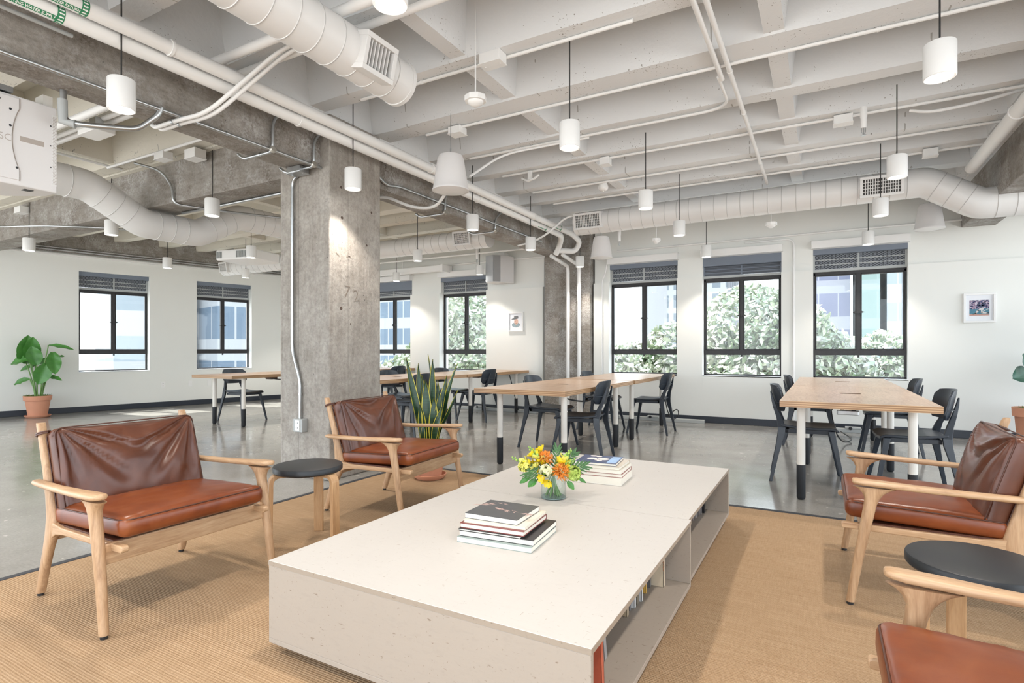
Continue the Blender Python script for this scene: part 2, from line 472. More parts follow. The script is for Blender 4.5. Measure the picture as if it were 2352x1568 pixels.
# painted and chiselled marks on the column's right face (numbers left in the concrete)
def text_mesh(s, size, off=0.0, ext=.0008):
    cu = bpy.data.curves.new('t', 'FONT'); cu.body = s; cu.size = size; cu.offset = off; cu.extrude = ext; cu.align_x = 'CENTER'; cu.align_y = 'CENTER'
    o = bpy.data.objects.new('t', cu); COL.objects.link(o)
    bpy.context.view_layer.update()
    me = bpy.data.meshes.new_from_object(o.evaluated_get(bpy.context.evaluated_depsgraph_get()))
    vs = [tuple(v.co) for v in me.vertices]; fs = [tuple(p.vertices) for p in me.polygons]
    bpy.data.objects.remove(o); bpy.data.curves.remove(cu); bpy.data.meshes.remove(me)
    return vs, fs
def col_text(s, y, z, size, rot=0, shear=0):
    vs, fs = text_mesh(s, size, -.003)
    MB_ = T(-3.619, y, z) @ Matrix.Rotation(PI / 2, 4, 'Z') @ RX(90) @ RZ(rot)
    return [tuple(MB_ @ Vector(v)) for v in vs], fs
mk = MB()
for a in (('7', 3.555, 1.60, .165, -6), ('2', 3.665, 1.575, .15, 6)):
    mk.add(*col_text(*a))
for y0, z0, y1, z1 in ((3.43, 1.93, 3.47, 1.905), (3.55, 1.905, 3.60, 1.925), (3.565, 1.925, 3.61, 1.908)):
    d = Vector((0, y1 - y0, z1 - z0)).normalized().cross(Vector((1, 0, 0))) * .004
    a, b = Vector((-3.6185, y0, z0)), Vector((-3.6185, y1, z1))
    mk.add([a - d, a + d, b + d, b - d], [(0, 1, 2, 3)])
mk.build('stamped_number', plain('number_dark', (.20, .165, .135), .9), col_, fix=False)  # dark brown strokes of the stamped marks
cl = M['black']
h = MB()
for y, z, r in ((3.49, 2.50, .013), (3.50, 2.24, .014), (3.86, 2.36, .012), (3.80, 2.05, .010), (3.49, 1.46, .016), (3.60, 1.33, .008)):
    h.lathe([(r, 0), (r * .8, .001), (0.0005, .001)], 10, (0, 0, 0), T(-3.6195, y, z) @ RY(90), False)
h.build('tie_hole', plain('hole_dark', (.10, .07, .055), .9), col_, fix=False)

# ---- walls with window openings
def wall(name, Mx, L0, L1, open_, ztop, split, mat):
    """open_: list of (x0, x1) openings from z .715 to 2.505; lower part stands proud of the upper"""
    w = MB(); T_ = .30
    xs = sorted([L0, L1] + [v for o in open_ for v in o])
    for i in range(0, len(xs), 2):
        a, b = xs[i], xs[i + 1]
        if split:
            w.box(a, b, 0, T_, 0, 2.215, Mx); w.box(a, b, .055, T_, 2.215, ztop, Mx)
        else: w.box(a, b, 0, T_, 0, ztop, Mx)
    for a, b in open_:
        w.box(a - .001, b + .001, 0, T_, 0, .715, Mx)
        w.box(a - .001, b + .001, .055 if split else 0, T_, 2.505, ztop, Mx)
    return struct(w, name, mat)
BW = [(-8.33, -7.26), (-6.54, -5.47), (-3.09, -1.985), (-1.607, -.52), (-.12, .97)]
LW = [(1.035, 2.125), (2.955, 4.05)]
wall('wall_back', MBK, -10.75, -4.3, BW[:2], 3.5, True, M['paint'])
w2 = wall('wall_back_right', MBK, -3.355, 5.2, BW[2:], 3.5, True, M['paint'])
wall('wall_left', ML, -2.3, 5.5, LW, 2.80, False, M['paint'])
# far end of the left wall runs out of the picture
st = MB(); st.box(-2.3, 5.5, -.045, .01, 2.745, 2.775, ML); struct(st, 'trim_1', M['white'])
b_ = MB(); b_.box(-2.3, 5.5, -.014, 0, 0, .10, ML); struct(b_, 'baseboard_left', M['base'], bevel=.004)
b_ = MB(); b_.box(-10.7, -4.225, -.014, 0, 0, .10, MBK); b_.box(-3.385, 5.1, -.014, 0, 0, .10, MBK)
struct(b_, 'baseboard_back', M['base'], bevel=.004)

def window(n, Mx, x0, x1, fascia, fine=False, blind_h=.075):
    """steel casement pair over a fixed light, louvred transom with diamond mesh above"""
    root = thing('window_%d' % n, None, None, kind='structure')
    ml = Matrix(Mx); Y = .17; W = x1 - x0
    A = lambda mb, name, m, **k: mb.build(name, m, root, **k)
    def at(o):
        o.matrix_local = ml @ T(x0, Y, 0); return o
    f = MB(); xm = W / 2; s = .022
    f.box(0, .03, -.02, .02, .715, 2.185); f.box(W - .03, W, -.02, .02, .715, 2.185)
    f.box(0, W, -.02, .02, .715, .74); f.box(0, W, -.025, .025, 1.03, 1.105); f.box(0, W, -.02, .02, 2.15, 2.20)
    f.box(xm - .028, xm + .028, -.025, .025, 1.1, 2.16)
    for a, b in ((.03, xm - .028), (xm + .028, W - .03)):
        for q in ((a, a + .012, 1.105, 2.15), (b - .012, b, 1.105, 2.15), (a, b, 1.105, 1.12), (a, b, 2.135, 2.15)):
            f.box(q[0], q[1], -.03, .012, q[2], q[3])
    at(A(f, 'window_frame', M['darkmetal'], bevel=.003))
    l = MB()
    for sg in (-1, 1):
        l.prism([(0, -.022), (.028, -.008), (.05, 0), (.028, .008), (0, .022)], lambda a, b, t: (xm + sg * (.022 + a), -.05 + .018 * t, 1.62 + b))
    l.cyl((xm, -.045, 1.62), (xm, -.03, 1.62), .02)
    l.box(xm - .012, xm + .012, -.05, -.02, 1.0, 1.035)
    at(A(l, 'latch', M['darkmetal']))
    for a, b, c0, d in ((.03, xm - .028, 1.105, 2.15), (xm + .028, W - .03, 1.105, 2.15), (.03, W - .03, .74, 1.03)):
        at(A(MB().box(a, b, -.003, .003, c0, d), 'pane', M['glass']))
    at(A(MB().box(.02, W - .02, -.035, -.03, 2.235, 2.505), 'louvre_screen', M['fine_screen'] if fine else M['screen']))
    r = MB(); zb = 2.505 - blind_h
    nb = 2
    for k in range(1, nb + 1):
        z = 2.225 + (zb - 2.225) * k / (nb + 1); r.box(.02, W - .02, -.045, -.028, z - .006, z + .006)
    r.box(xm - .012, xm + .012, -.048, -.028, 2.21, 2.5); r.box(.0, .022, -.048, 0, 2.2, 2.5); r.box(W - .022, W, -.048, 0, 2.2, 2.5)
    at(A(r, 'louvre_rail', M['bluegray'] if fine else M['mgray']))
    at(A(MB().box(0, W, -.05, 0, 2.195, 2.232), 'transom_bar', M['mgray'], bevel=.003))
    at(A(MB().box(.0, W, -.12, -.05, zb, 2.505), 'blind_cassette', M['bluegray'], bevel=.004))
    s_ = MB().box(-.0, W, -.17, .02, .70, .718); at(A(s_, 'window_sill', M['sill'], bevel=.003))
    if fascia:
        fa = MB().box(.0 - .02, W + .02, -.22, -.115, 2.508, 2.612)
        at(A(fa, 'blind_fascia', M['white'], bevel=.003))
    return root
for i, (a, b) in enumerate(LW): window(i + 1, ML, a, b, False)
for i, (a, b) in enumerate(BW): window(i + 3, MBK, a, b, True, fine=(i == 3), blind_h=(.18 if i == 0 else .13 if i == 3 else .075))

# ------------------------------------------------------------------ view outside: trees and blocks beyond the street
gl = M['glass']
def bmat(name, a, b, wx, wz, fx, fz, c2=None):
    """facade with a window grid: period wx, wz; pier fraction fx, spandrel fraction fz"""
    t = NT(name); p = t.co(); x, y, z = t.sep(p)
    u = t.math('FRACT', t.math('MULTIPLY', t.math('ADD', x, y), 1 / wx)); v = t.math('FRACT', t.math('MULTIPLY', z, 1 / wz))
    k = t.math('MULTIPLY', t.math('GREATER_THAN', u, fx), t.math('GREATER_THAN', v, fz))
    n = t.noise(t.map(p, (1 / wx, 1 / wx, 1 / wz)), 1.1, 1)
    return t.out(t.mix(k, a, t.mix(n, b, c2 or b)), .6)
B = {
 'tower': bmat('pale_grid_tower', (0.259, 0.27, 0.288), (0.108, 0.13, 0.151), 1.3, 1.9, .38, .30),
 'plain': plain('pale_slab_tower', (0.31, 0.32, 0.335), .8),
 'violet': bmat('violet_glass_block', (0.223, 0.23, 0.266), (0.0864, 0.0972, 0.155), 1.6, 3.4, .06, .36, (0.13, 0.137, 0.202)),
 'greenb': bmat('green_glass_block', (0.187, 0.238, 0.238), (0.13, 0.194, 0.187), 2.2, 3.4, .05, .26, (0.166, 0.223, 0.209)),
 'band': bmat('white_banded_block', (0.302, 0.313, 0.324), (0.198, 0.238, 0.266), 2.4, 3.2, .04, .50, (0.23, 0.259, 0.281)),
 'blue': bmat('blue_glazed_block', (0.281, 0.295, 0.31), (0.0648, 0.0972, 0.144), 2.6, 3.6, .05, .40, (0.122, 0.166, 0.209)),
}
def block(label, m, x0, x1, y0, d, z1, rz=0, z0=-14):
    root = thing('office_building', label, 'building', ((x0 + x1) / 2, y0 + d / 2, z0), rz)
    w = (x1 - x0) / 2
    MB().box(-w, w, -d / 2, d / 2, 0, z1 - z0).build('facade', B[m], root)
    MB().box(-w - .2, w + .2, -d / 2 - .2, d / 2 + .2, z1 - z0, z1 - z0 + .8).build('roof_parapet', B['plain'], root)
    return root
block('pale tower with a grid of small windows outside the window nearest the pilaster', 'tower', -14.5, -8.5, 60, 10, 40)
block('blank white tower slab beside the grid tower outside', 'plain', -18.6, -15.2, 66, 8, 40)
block('violet glass office block with pale floor bands seen through the rightmost window', 'violet', -2.2, 2.2, 60, 12, 42)
block('green glass office block in the right casement of the rightmost window', 'greenb', 2.7, 4.35, 58, 10, 42)
block('white banded office block beyond the green glass block', 'band', 4.85, 5.9, 58, 10, 42)
block('distant white block at the right edge of the rightmost window', 'tower', 6.45, 9, 64, 8, 42)
block('glazed office block with white floor bands outside the window beside the column', 'blue', -56, -46.5, 58, 10, 30)
block('blue glazed block with white bands seen in the second window of the left wall', 'blue', -40, -34.5, 22.6, 7, 20, 76)
block('white office block seen in the right casement of the leftmost window', 'band', -42.5, -38.2, 18.5, 5, 16, 76)
for tx, ty, h_, lb in ((-46, 14.2, 2.0, 'low pale block across the street outside the leftmost window'),):
    block(lb, 'band', tx - 3, tx + 3, ty - 3, 6, h_, 76)

def tree_leaf(name, a, b, c3):
    t = NT(name); oi = t.noise(t.pos(), 1.9, 3, .7); o2 = t.noise(t.pos(), 9, 2)
    c = t.ramp(oi, [(.34, a), (.5, b), (.66, c3)])
    c = t.mix(t.math('GREATER_THAN', o2, .60), c, (.55, .53, .50))
    return t.out(c, .5, Subsurface_Weight=0.0, Transmission_Weight=0.0)
TL = tree_leaf('pale_sunlit_leaves', (.13, .19, .10), (.30, .345, .235), (.46, .45, .40))
TK = plain('grey_bark', (.42, .38, .35), .9)
def tree(label, x, y, blobs, n, seed, leaf=.15):
    rn = random.Random(seed)
    root = thing('street_tree', label, 'tree', (x, y, -14), 0, 'street trees outside the windows')
    g = MB()
    for k in range(n):
        bx, by, bz, r = rn.choices(blobs, [b[3] ** 2 for b in blobs])[0]
        while True:
            d = Vector((rn.gauss(0, 1), rn.gauss(0, 1), rn.gauss(0, 1))).normalized()
            rr = r * (.55 + .5 * rn.random() ** .5)
            if d.y < .45: break
        p = Vector((bx, by, bz + 14)) + d * rr
        s = leaf * rn.uniform(.6, 1.35)
        u = Vector((rn.gauss(0, 1), rn.gauss(0, 1), rn.gauss(0, 1))).normalized(); w = u.orthogonal().normalized()
        g.add([p - u * s, p - w * s * .5, p + u * s, p + w * s * .5], [(0, 1, 2, 3)])
    g.build('foliage', TL, root, fix=False)
    t_ = MB(); t_.tube(crv([(0, 0, 0), (.1, .1, 7), (-.1, .3, 12.0)]), [.3 - .2 * k / 12 for k in range(13)], 8)
    for bx, by, bz, r in blobs:
        t_.tube(crv([(-.1, .3, 12), (bx * .4, by * .5 + .2, 12.6 + bz * .3), (bx, by, bz + 14)]), [.13 - .09 * k / 12 for k in range(13)], 6)
    t_.build('trunk', TK, root, smooth=180)
    return root
tree('pale leafy tree filling the middle window of the right-hand three', -1.55, 15, [(-.0, 0, 1.55, 1.15), (.75, 0, 1.35, 1.0), (-.85, .2, .75, .9), (.2, -.2, .2, 1.2), (.95, 0, .2, .9)], 7140, 3, .105)
tree('leafy tree rising in the right half of the window nearest the pilaster', -3.55, 15.2, [(.1, 0, .95, .85), (-.5, 0, .35, .85), (.3, .2, .2, .9)], 4080, 5, .105)
tree('low leafy crown at the foot of the window nearest the pilaster', -4.75, 15.6, [(0, 0, .45, .85), (.4, 0, .1, .8), (-.7, 0, .2, .8)], 3230, 8, .105)
tree('leafy crown sloping across the left casement of the rightmost window', -.15, 15.4, [(-.35, 0, 1.35, .8), (.25, 0, .75, .8), (.6, 0, .25, .8), (-.3, 0, .3, 1.0)], 4930, 11, .105)
tree('rounded tree crown at the foot of the rightmost window', 1.35, 17, [(0, 0, .75, .8), (.5, 0, .2, .9), (-.5, 0, .1, .8), (.9, 0, .1, .7)], 3910, 13, .105)
tree('tall dense tree filling the narrow window left of the pilaster', -10.0, 15.5, [(0, 0, 2.3, 1.2), (-.8, 0, 1.2, 1.2), (.8, 0, 1.0, 1.3), (0, 0, .2, 1.4)], 7140, 17, .105)
tree('low shrubby crown at the foot of the window beside the column', -13.0, 15.5, [(0, 0, .0, .9), (.9, 0, .5, .9), (-.8, 0, -.1, .8)], 2900, 19, .105)
# ------------------------------------------------------------------ ceiling services
def duct(label, path, r, name='spiral_duct', end0=True, end1=True, seam=.15, group='exposed spiral ducts', rad=.25):
    root = thing(name, label, 'duct', (0, 0, 0), 0, group)
    pts = bez(path, 5, rad); P, R, A = [], [], []          # spiral seams: slim raised ribs on the straight runs
    for i, p in enumerate(pts):
        P.append(p); R.append(r); A.append(0.0)
        if i + 1 < len(pts):
            L = (pts[i + 1] - p).length; d = (pts[i + 1] - p) / max(L, 1e-6); k = .06
            while k < L - .02 and L > .2:
                for dd, rr, a in ((-.004, 0, 0), (-.002, .004, 1), (.002, .004, 1), (.004, 0, 0)):
                    P.append(p + d * (k + dd)); R.append(r + rr); A.append(a)
                k += seam
    tb_ = MB(); tb_.tube(P, R, 40); tb_.a = [a for a in A for j in range(40)]
    tb_.build('duct_tube', M['duct'], root, smooth=50)
    return root
def grille(root, M_, w, h, n, m, bars=True, depth=.02):
    """register: local x along the duct, z up, y outwards"""
    f = MB()
    for a in ((-w / 2 - .03, w / 2 + .03, h / 2, h / 2 + .03), (-w / 2 - .03, w / 2 + .03, -h / 2 - .03, -h / 2), (-w / 2 - .03, -w / 2, -h / 2, h / 2), (w / 2, w / 2 + .03, -h / 2, h / 2)):
        f.box(a[0], a[1], -.09, depth, a[2], a[3])
    g = f.build('register_frame', M['duct'], root, bevel=.003); g.matrix_local = M_
    k = MB().box(-w / 2, w / 2, -.05, -.012, -h / 2, h / 2).build('register_throat', M['groove'] if not bars else plain('duct_dark', (.12, .115, .11), .8), root); k.matrix_local = M_
    b = MB()
    for i in range(1, n): x = -w / 2 + w * i / n; b.box(x - .0035, x + .0035, -.012, .010, -h / 2, h / 2)
    for j in range(1, m): z = -h / 2 + h * j / m; b.box(-w / 2, w / 2, -.012, .006, z - .003, z + .003)
    o = b.build('register_bars', M['duct'], root); o.matrix_local = M_

d1 = duct('large white spiral duct overhead at the top with a louvred outlet near its end', [(-2.445, -2.0, 2.857), (-2.445, 2.86, 2.857)], .14)
MB().tube([(-2.445, 2.84, 2.857), (-2.445, 2.87, 2.857)], .146, 40).build('end_cap', M['duct'], d1, smooth=40)
ang = -14
grille(d1, T(-2.445 + .158 * math.cos(math.radians(ang)), 2.50, 2.857 + .158 * math.sin(math.radians(ang))) @ RY(-ang) @ RZ(-90), .20, .15, 7, 1, True, .025)
d2 = duct('long white spiral duct running above the three right-hand windows', [(-3.03, 7.33, 2.868), (.95, 7.33, 2.885), (1.40, 7.33, 2.60), (3.6, 7.33, 2.60)], .155, rad=.06)
for x0 in (-2.80, .55): grille(d2, T(x0, 7.33 - .176, 2.860) @ Matrix.Rotation(PI, 4, 'Z') @ RX(-12), .34, .16, 15, 5)
duct('cranked white spiral duct dipping under the concrete cross beam at left', [(-6.45, -1.0, 2.76), (-6.47, 2.84, 2.76), (-6.47, 3.36, 2.48), (-6.47, 3.98, 2.48), (-6.47, 4.50, 2.78), (-6.47, 6.6, 2.79)], .155, rad=.08)
d3 = duct('white spiral duct with a grille just left of the far pilaster', [(-9.6, 7.35, 2.83), (-6.55, 7.35, 2.83), (-4.48, 7.35, 2.83)], .15)
grille(d3, T(-4.88, 7.35 - .170, 2.83) @ Matrix.Rotation(PI, 4, 'Z') @ RX(-10), .26, .16, 12, 6)
d4 = duct('white spiral duct at far left whose rounded end carries a grille, beside the big column', [(-10.3, 6.9, 2.70), (-8.0, 6.95, 2.72)], .14)
grille(d4, T(-10.12, 6.9 - .160, 2.70) @ Matrix.Rotation(PI, 4, 'Z') @ RX(-10), .18, .14, 8, 5)
d5 = duct('end of a white duct with a grille at the left edge behind the loudspeaker', [(-9.6, 1.2, 2.62), (-9.6, 2.62, 2.62)], .16)
grille(d5, T(-9.6 + .180, 2.42, 2.64) @ Matrix.Rotation(-PI / 2, 4, 'Z') @ RX(-8), .2, .15, 7, 5)

# insulated heating pipes with their green labels
def pipe(label, path, r, m='white', name='insulated_pipe', rad=.1, group=None, n=20, clamps=(), cm='galv'):
    root = thing(name, label, 'pipe', (0, 0, 0), 0, group)
    MB().tube(bez(path, 6, rad), r, n).build('pipe_run', M[m], root, smooth=60)
    for c0, d in clamps:
        c0 = Vector(c0); d = Vector(d).normalized()
        MB().tube([c0 - d * .008, c0 + d * .008], r * 1.12 + .002, n).build('pipe_clamp', M[cm], root, smooth=40)
    return root
UP = (-3.354, 2.877, .041); LO = (-3.45, 2.833, .0425)
up = pipe('upper of the two thick white insulated pipes slanting across the ceiling', [(UP[0], -2, UP[1]), (UP[0], 7.95, UP[1]), (UP[0] + .02, 8.2, 2.80), (-3.42, 8.22, 2.66), (-3.62, 8.0, 2.66)], UP[2], rad=.16, clamps=[((UP[0], y, UP[1]), (0, 1, 0)) for y in (1.9, 4.4, 6.6)], cm='white')
lo = pipe('lower of the two thick white insulated pipes slanting across the ceiling', [(LO[0], -2, LO[1]), (LO[0], 7.75, LO[1]), (-3.56, 7.95, 2.76), (-3.66, 8.0, 2.60)], LO[2], rad=.12, clamps=[((LO[0], y, LO[1]), (0, 1, 0)) for y in (2.9, 5.4)], cm='white')
def wrap(mb, P, y0, phi0, vs, fs, lift):
    r = P[2] + lift
    mb.add([(P[0] + r * math.cos(phi0 + v[1] / r), y0 + v[0], P[1] + r * math.sin(phi0 + v[1] / r)) for v in vs], fs)
def pgrid(x0, x1, y0, y1, nx, ny):
    vs = [(x0 + (x1 - x0) * i / nx, y0 + (y1 - y0) * j / ny) for i in range(nx + 1) for j in range(ny + 1)]
    return vs, [(i * (ny + 1) + j, (i + 1) * (ny + 1) + j, (i + 1) * (ny + 1) + j + 1, i * (ny + 1) + j + 1) for i in range(nx) for j in range(ny)]
def pipe_label(root, P, s, y_end, phi0, hgt, width, flow):
    g = MB(); y0 = y_end - width
    wrap(g, P, y0, phi0, *pgrid(-.05, width, -hgt / 2, hgt / 2, 20, 4), .0012)
    for yy in (width, -.05): wrap(g, P, y0, phi0, *pgrid(yy - .004, yy + .030, -.05, .125, 2, 18), .0014)
    lb = g.build('pipe_label', M['green'], root, smooth=180, fix=False)
    vs, fs = text_mesh(s, hgt * .88, .0004, 0)
    w0, w1 = min(v[0] for v in vs), max(v[0] for v in vs)
    k = (width - .008) / (w1 - w0)
    t = MB(); wrap(t, P, y0, phi0, [((v[0] - w0) * k + .002, v[1]) for v in vs], fs, .0022)
    a = t
    for yy in (width + .013, -.037):
        for q in range(8):
            yc = -.035 + q * .0175; f = flow * .012; hh = .0045
            wrap(a, P, y0, phi0, [(yy - f, yc - hh * .8), (yy + f * .2, yc - hh * .8), (yy + f * .2, yc - hh * 1.5), (yy + f, yc), (yy + f * .2, yc + hh * 1.5), (yy + f * .2, yc + hh * .8), (yy - f, yc + hh * .8)], [(0, 1, 5, 6), (2, 3, 4)], .0024)
    a.build('label_text_arrows', M['letter'], lb, fix=False)  # printed lettering and flow arrows share one mesh
pipe_label(lo, LO, 'HEATING WATER SUPPLY', 1.372, math.radians(-58), .026, .215, -1)
pipe_label(up, UP, 'HEATING WATER RETURN', 1.440, math.radians(-62), .026, .215, 1)
for P, root in ((UP, up), (LO, lo)):
    g = MB(); wrap(g, P, 7.2 if root is up else 6.9, math.radians(-50), *pgrid(0, .25, -.005, .005, 8, 2), .0012)
    wrap(g, P, 7.44 if root is up else 7.14, math.radians(-50), *pgrid(0, .02, -.04, .09, 2, 10), .0012)
    g.build('pipe_label', M['green'], root, smooth=180, fix=False)
pipe('bare grey steel pipe hugging the beam below the green pipe labels', [(-3.62, -1, 2.832), (-3.62, 1.52, 2.832)], .011, 'mgray', 'steel_pipe')
for x, tx, lb in ((-3.72, -3.66, 'left of two thin white vertical pipes in front of the far concrete pilaster'), (-3.52, -3.40, 'right of two thin white vertical pipes in front of the far concrete pilaster')):
    pipe(lb, [(tx - .12 if x < -3.6 else -3.58, 8.08, 2.60), (x, 8.60, 2.50), (x, 8.62, 2.42), (x, 8.62, 0.0)], .030, name='vertical_pipe', rad=.05, group='vertical pipes at the far pilaster')
pipe('thick white pipe slanting along the concrete beam at the upper right', [(1.30, 2.0, 2.92), (1.30, 7.12, 2.92)], .055, group=None, clamps=[((1.30, 5.6, 2.92), (0, 1, 0))], cm='white')

# white conduits under the joists
def conduit(label, path, r=.013, m='white', clamps=(), rad=.12, group='conduits'):
    return pipe(label, path, r, m, 'conduit', rad, group, 10, clamps, 'white' if m == 'white' else 'galv')
X_ = Vector((1, 0, 0))
for y, x0, x1, lb in ((3.30, -3.2, -1.0, 'white conduit along the ceiling joist nearest the open end of the big duct'),
                      (4.13, -3.2, 4.5, 'white conduit along the wide ceiling joist behind the hanging occupancy sensor'),
                      (4.86, -3.2, -.95, 'white conduit on the joist that curves down from the pair of ceiling pipes'),
                      (5.54, -3.2, 4.5, 'white conduit on the joist carrying the sprinkler and two small boxes'),
                      (6.30, -3.2, 4.5, 'white conduit on the sixth joist towards the window wall'),
                      (6.92, -3.2, 1.4, 'white conduit on the last joist before the long window duct')):
    pts = [(x0, y, 3.085), (x1, y, 3.085)]
    if abs(y - 4.86) < .01: pts = [(x0, y, 3.085), (-.66, y, 3.085), (-.66, 4.25, 3.07)]
    conduit(lb, pts, .012, 'white', [((x, y, 3.085), X_) for x in (-2.6, -1.2, .3, 1.2) if x0 < x < x1 - .3], .22)
conduit('left of the paired white pipes crossing the ceiling at right', [(-.64, -1.0, 3.07), (-.64, 4.30, 3.07)], .017, group='paired ceiling pipes')
conduit('right of the paired white pipes, running on to the long window duct', [(-.575, -1.0, 3.07), (-.575, 7.25, 3.07)], .017, clamps=[((-.575, y, 3.07), (0, 1, 0)) for y in (4.2, 5.0, 6.4)], group='paired ceiling pipes')
pipe('thick white pipe behind the big duct at the very top', [(-13, 2.30, 3.02), (-1.0, 2.30, 3.02)], .03, name='ceiling_pipe')
pipe('white pipe on the joist passing behind the big duct', [(-13, 2.53, 3.06), (-1.2, 2.53, 3.06)], .024, name='ceiling_pipe')
# the pair that swings down from a joist across the beam
for k, lb in ((0, 'upper of the two white conduits swinging down across the concrete beam'), (.045, 'lower of the two white conduits swinging down across the concrete beam')):
    y = 2.17 + k
    pipe(lb, [(-2.75, y + .27, 3.055), (-3.06, y + .27, 3.05), (-3.48, y + .03, 2.628), (-3.74, y, 2.628), (-4.04, y, 2.628), (-4.10, y, 2.74), (-4.12, y, 2.95)], .014, 'white', 'conduit', .13, 'conduits swinging across the beam', 12, [((-3.80, y, 2.628), X_)])
S2 = 'galv'
conduit('galvanised conduit running along the lower edge of the long concrete beam', [(-3.718, 1.0, 2.645), (-3.718, 3.36, 2.645)], .012, S2, [((-3.718, y, 2.645), (0, 1, 0)) for y in (1.5, 2.5, 3.1)])
conduit('galvanised conduit along the beam beyond the big column', [(-3.70, 3.98, 2.78), (-3.70, 4.15, 2.70), (-3.715, 4.35, 2.74), (-3.715, 7.6, 2.74)], .013, S2, [((-3.715, y, 2.74), (0, 1, 0)) for y in (4.8, 5.9, 7.0)], .06)
conduit('galvanised conduit dropping down the left face of the big column to an outlet box', [(-3.93, 3.33, 2.63), (-4.05, 3.338, 2.58), (-4.05, 3.338, 1.10), (-3.95, 3.338, .84), (-3.95, 3.338, .50)], .013, S2, [((-4.05, 3.338, 2.25), (0, 0, 1)), ((-3.95, 3.338, .72), (0, 0, 1))], .08)
for k, (yy, zt, lb) in enumerate(((2.87, 2.98, 'short bent galvanised conduit dropping to a fitting on the beam left of the column'), (3.27, 2.96, 'short bent galvanised conduit beside the top corner of the column'), (5.12, 2.93, 'curved galvanised conduit on the beam behind the bell-shaped speaker'), (6.22, 2.90, 'curved galvanised conduit on the beam near the far pendant lamps'))):
    c_ = conduit(lb, [(-3.68, yy + .14, zt + .02), (-3.70, yy, zt - .1), (-3.705, yy, 2.68), (-3.72, yy, 2.63), (-4.05, yy, 2.63), (-4.12, yy, 2.68)], .012, S2, [((-3.85, yy, 2.63), X_)], .07)
    MB().lathe([(.026, -.012), (.026, .012)], 16, (0, 0, 0), T(-3.70, yy, 2.645) @ RY(70)).build('conduit_fitting', M['zinc'], c_, smooth=40)
conduit('galvanised conduit along the underside of the cross beam at left', [(-4.25, 3.70, 2.64), (-6.3, 3.70, 2.64)], .014, S2)
conduit('bent galvanised conduit on the near face of the cross beam', [(-6.3, 3.2, 3.06), (-6.05, 3.34, 2.98), (-5.95, 3.395, 2.80), (-5.95, 3.395, 2.632), (-5.75, 3.75, 2.615), (-5.4, 4.6, 2.64)], .013, S2, rad=.12)
conduit('white conduit along the coffer edge above the cranked duct', [(-6.75, 1.6, 3.09), (-6.75, 3.30, 3.09)], .013)
conduit('thick white conduit pair beside the flat white wireless unit', [(-4.06, 2.45, 3.05), (-8.0, 2.45, 3.05)], .02)
conduit('white conduit leading to the small box left of the column', [(-4.06, 3.16, 3.07), (-6.75, 3.16, 3.07)], .014)
for i, (z, o) in enumerate(((2.83, -.06), (2.87, -.055))):
    lb = ('lower', 'upper')[i] + ' of two galvanised conduits along the top of the left wall'
    a, b = ML @ Vector((-.6, o, z)), ML @ Vector((4.9, o, z))
    conduit(lb, [a, b], .012, S2, group='conduits along the left wall')
conduit('galvanised conduit looping under the cross beam at far left', [(-9.2, 2.9, 2.64), (-8.4, 3.2, 2.63), (-7.9, 3.6, 2.63), (-7.4, 4.6, 2.66)], .012, S2)
for x0, z0, x1, lb in ((-3.1, 2.44, 3.4, 'white conduit along the top of the right-hand window wall'),):
    conduit(lb, [(-2.95, 8.86, 2.72), (x1, 8.86, 2.74)], .014)
conduit('white conduit dropping down the wall between the middle and right windows', [(-1.0, 8.885, 2.68), (-.36, 8.885, 2.68), (-.36, 8.885, 2.38), (-.36, 8.832, 2.26), (-.36, 8.832, .12)], .014, rad=.1)
conduit('white conduit dropping down the wall right of the pilaster', [(-3.12, 8.86, 2.56), (-3.16, 8.86, 2.36), (-3.2, 8.832, 2.25), (-3.2, 8.83, .12)], .012, rad=.06)
conduit('white cable sweeping from the beam to the long window duct', [(-3.9, 7.2, 2.63), (-3.6, 7.1, 2.64), (-3.35, 7.05, 2.72), (-3.1, 7.1, 2.93), (-2.95, 7.2, 2.97)], .014, rad=.2)
conduit('white cable curving from the bell-shaped speaker to the beam', [(-2.90, 4.02, 2.48), (-3.15, 4.2, 2.42), (-3.45, 4.25, 2.47), (-3.8, 4.25, 2.63), (-4.04, 4.25, 2.64)], .014, rad=.2)
conduit('white cable curving up from the bell-shaped speaker to a joist', [(-2.70, 4.10, 2.62), (-2.6, 4.5, 2.92), (-2.3, 4.85, 3.06), (-1.9, 4.90, 3.08)], .011, rad=.2)
conduit('white cable under the right part of the sprinkler joist', [(.62, 5.56, 3.05), (.75, 5.5, 2.99), (1.0, 5.5, 3.0), (1.35, 5.6, 3.08)], .012, rad=.2)
for y, lb in ((8.2, 'upper thin white conduit along the far wall left of the pilaster'), (8.84, 'thin white conduit along the top of the far wall left of the pilaster')):
    conduit(lb, [(-9.5, y, 2.74 if y > 8.5 else 2.78), (-4.25, y, 2.74 if y > 8.5 else 2.78)], .016)

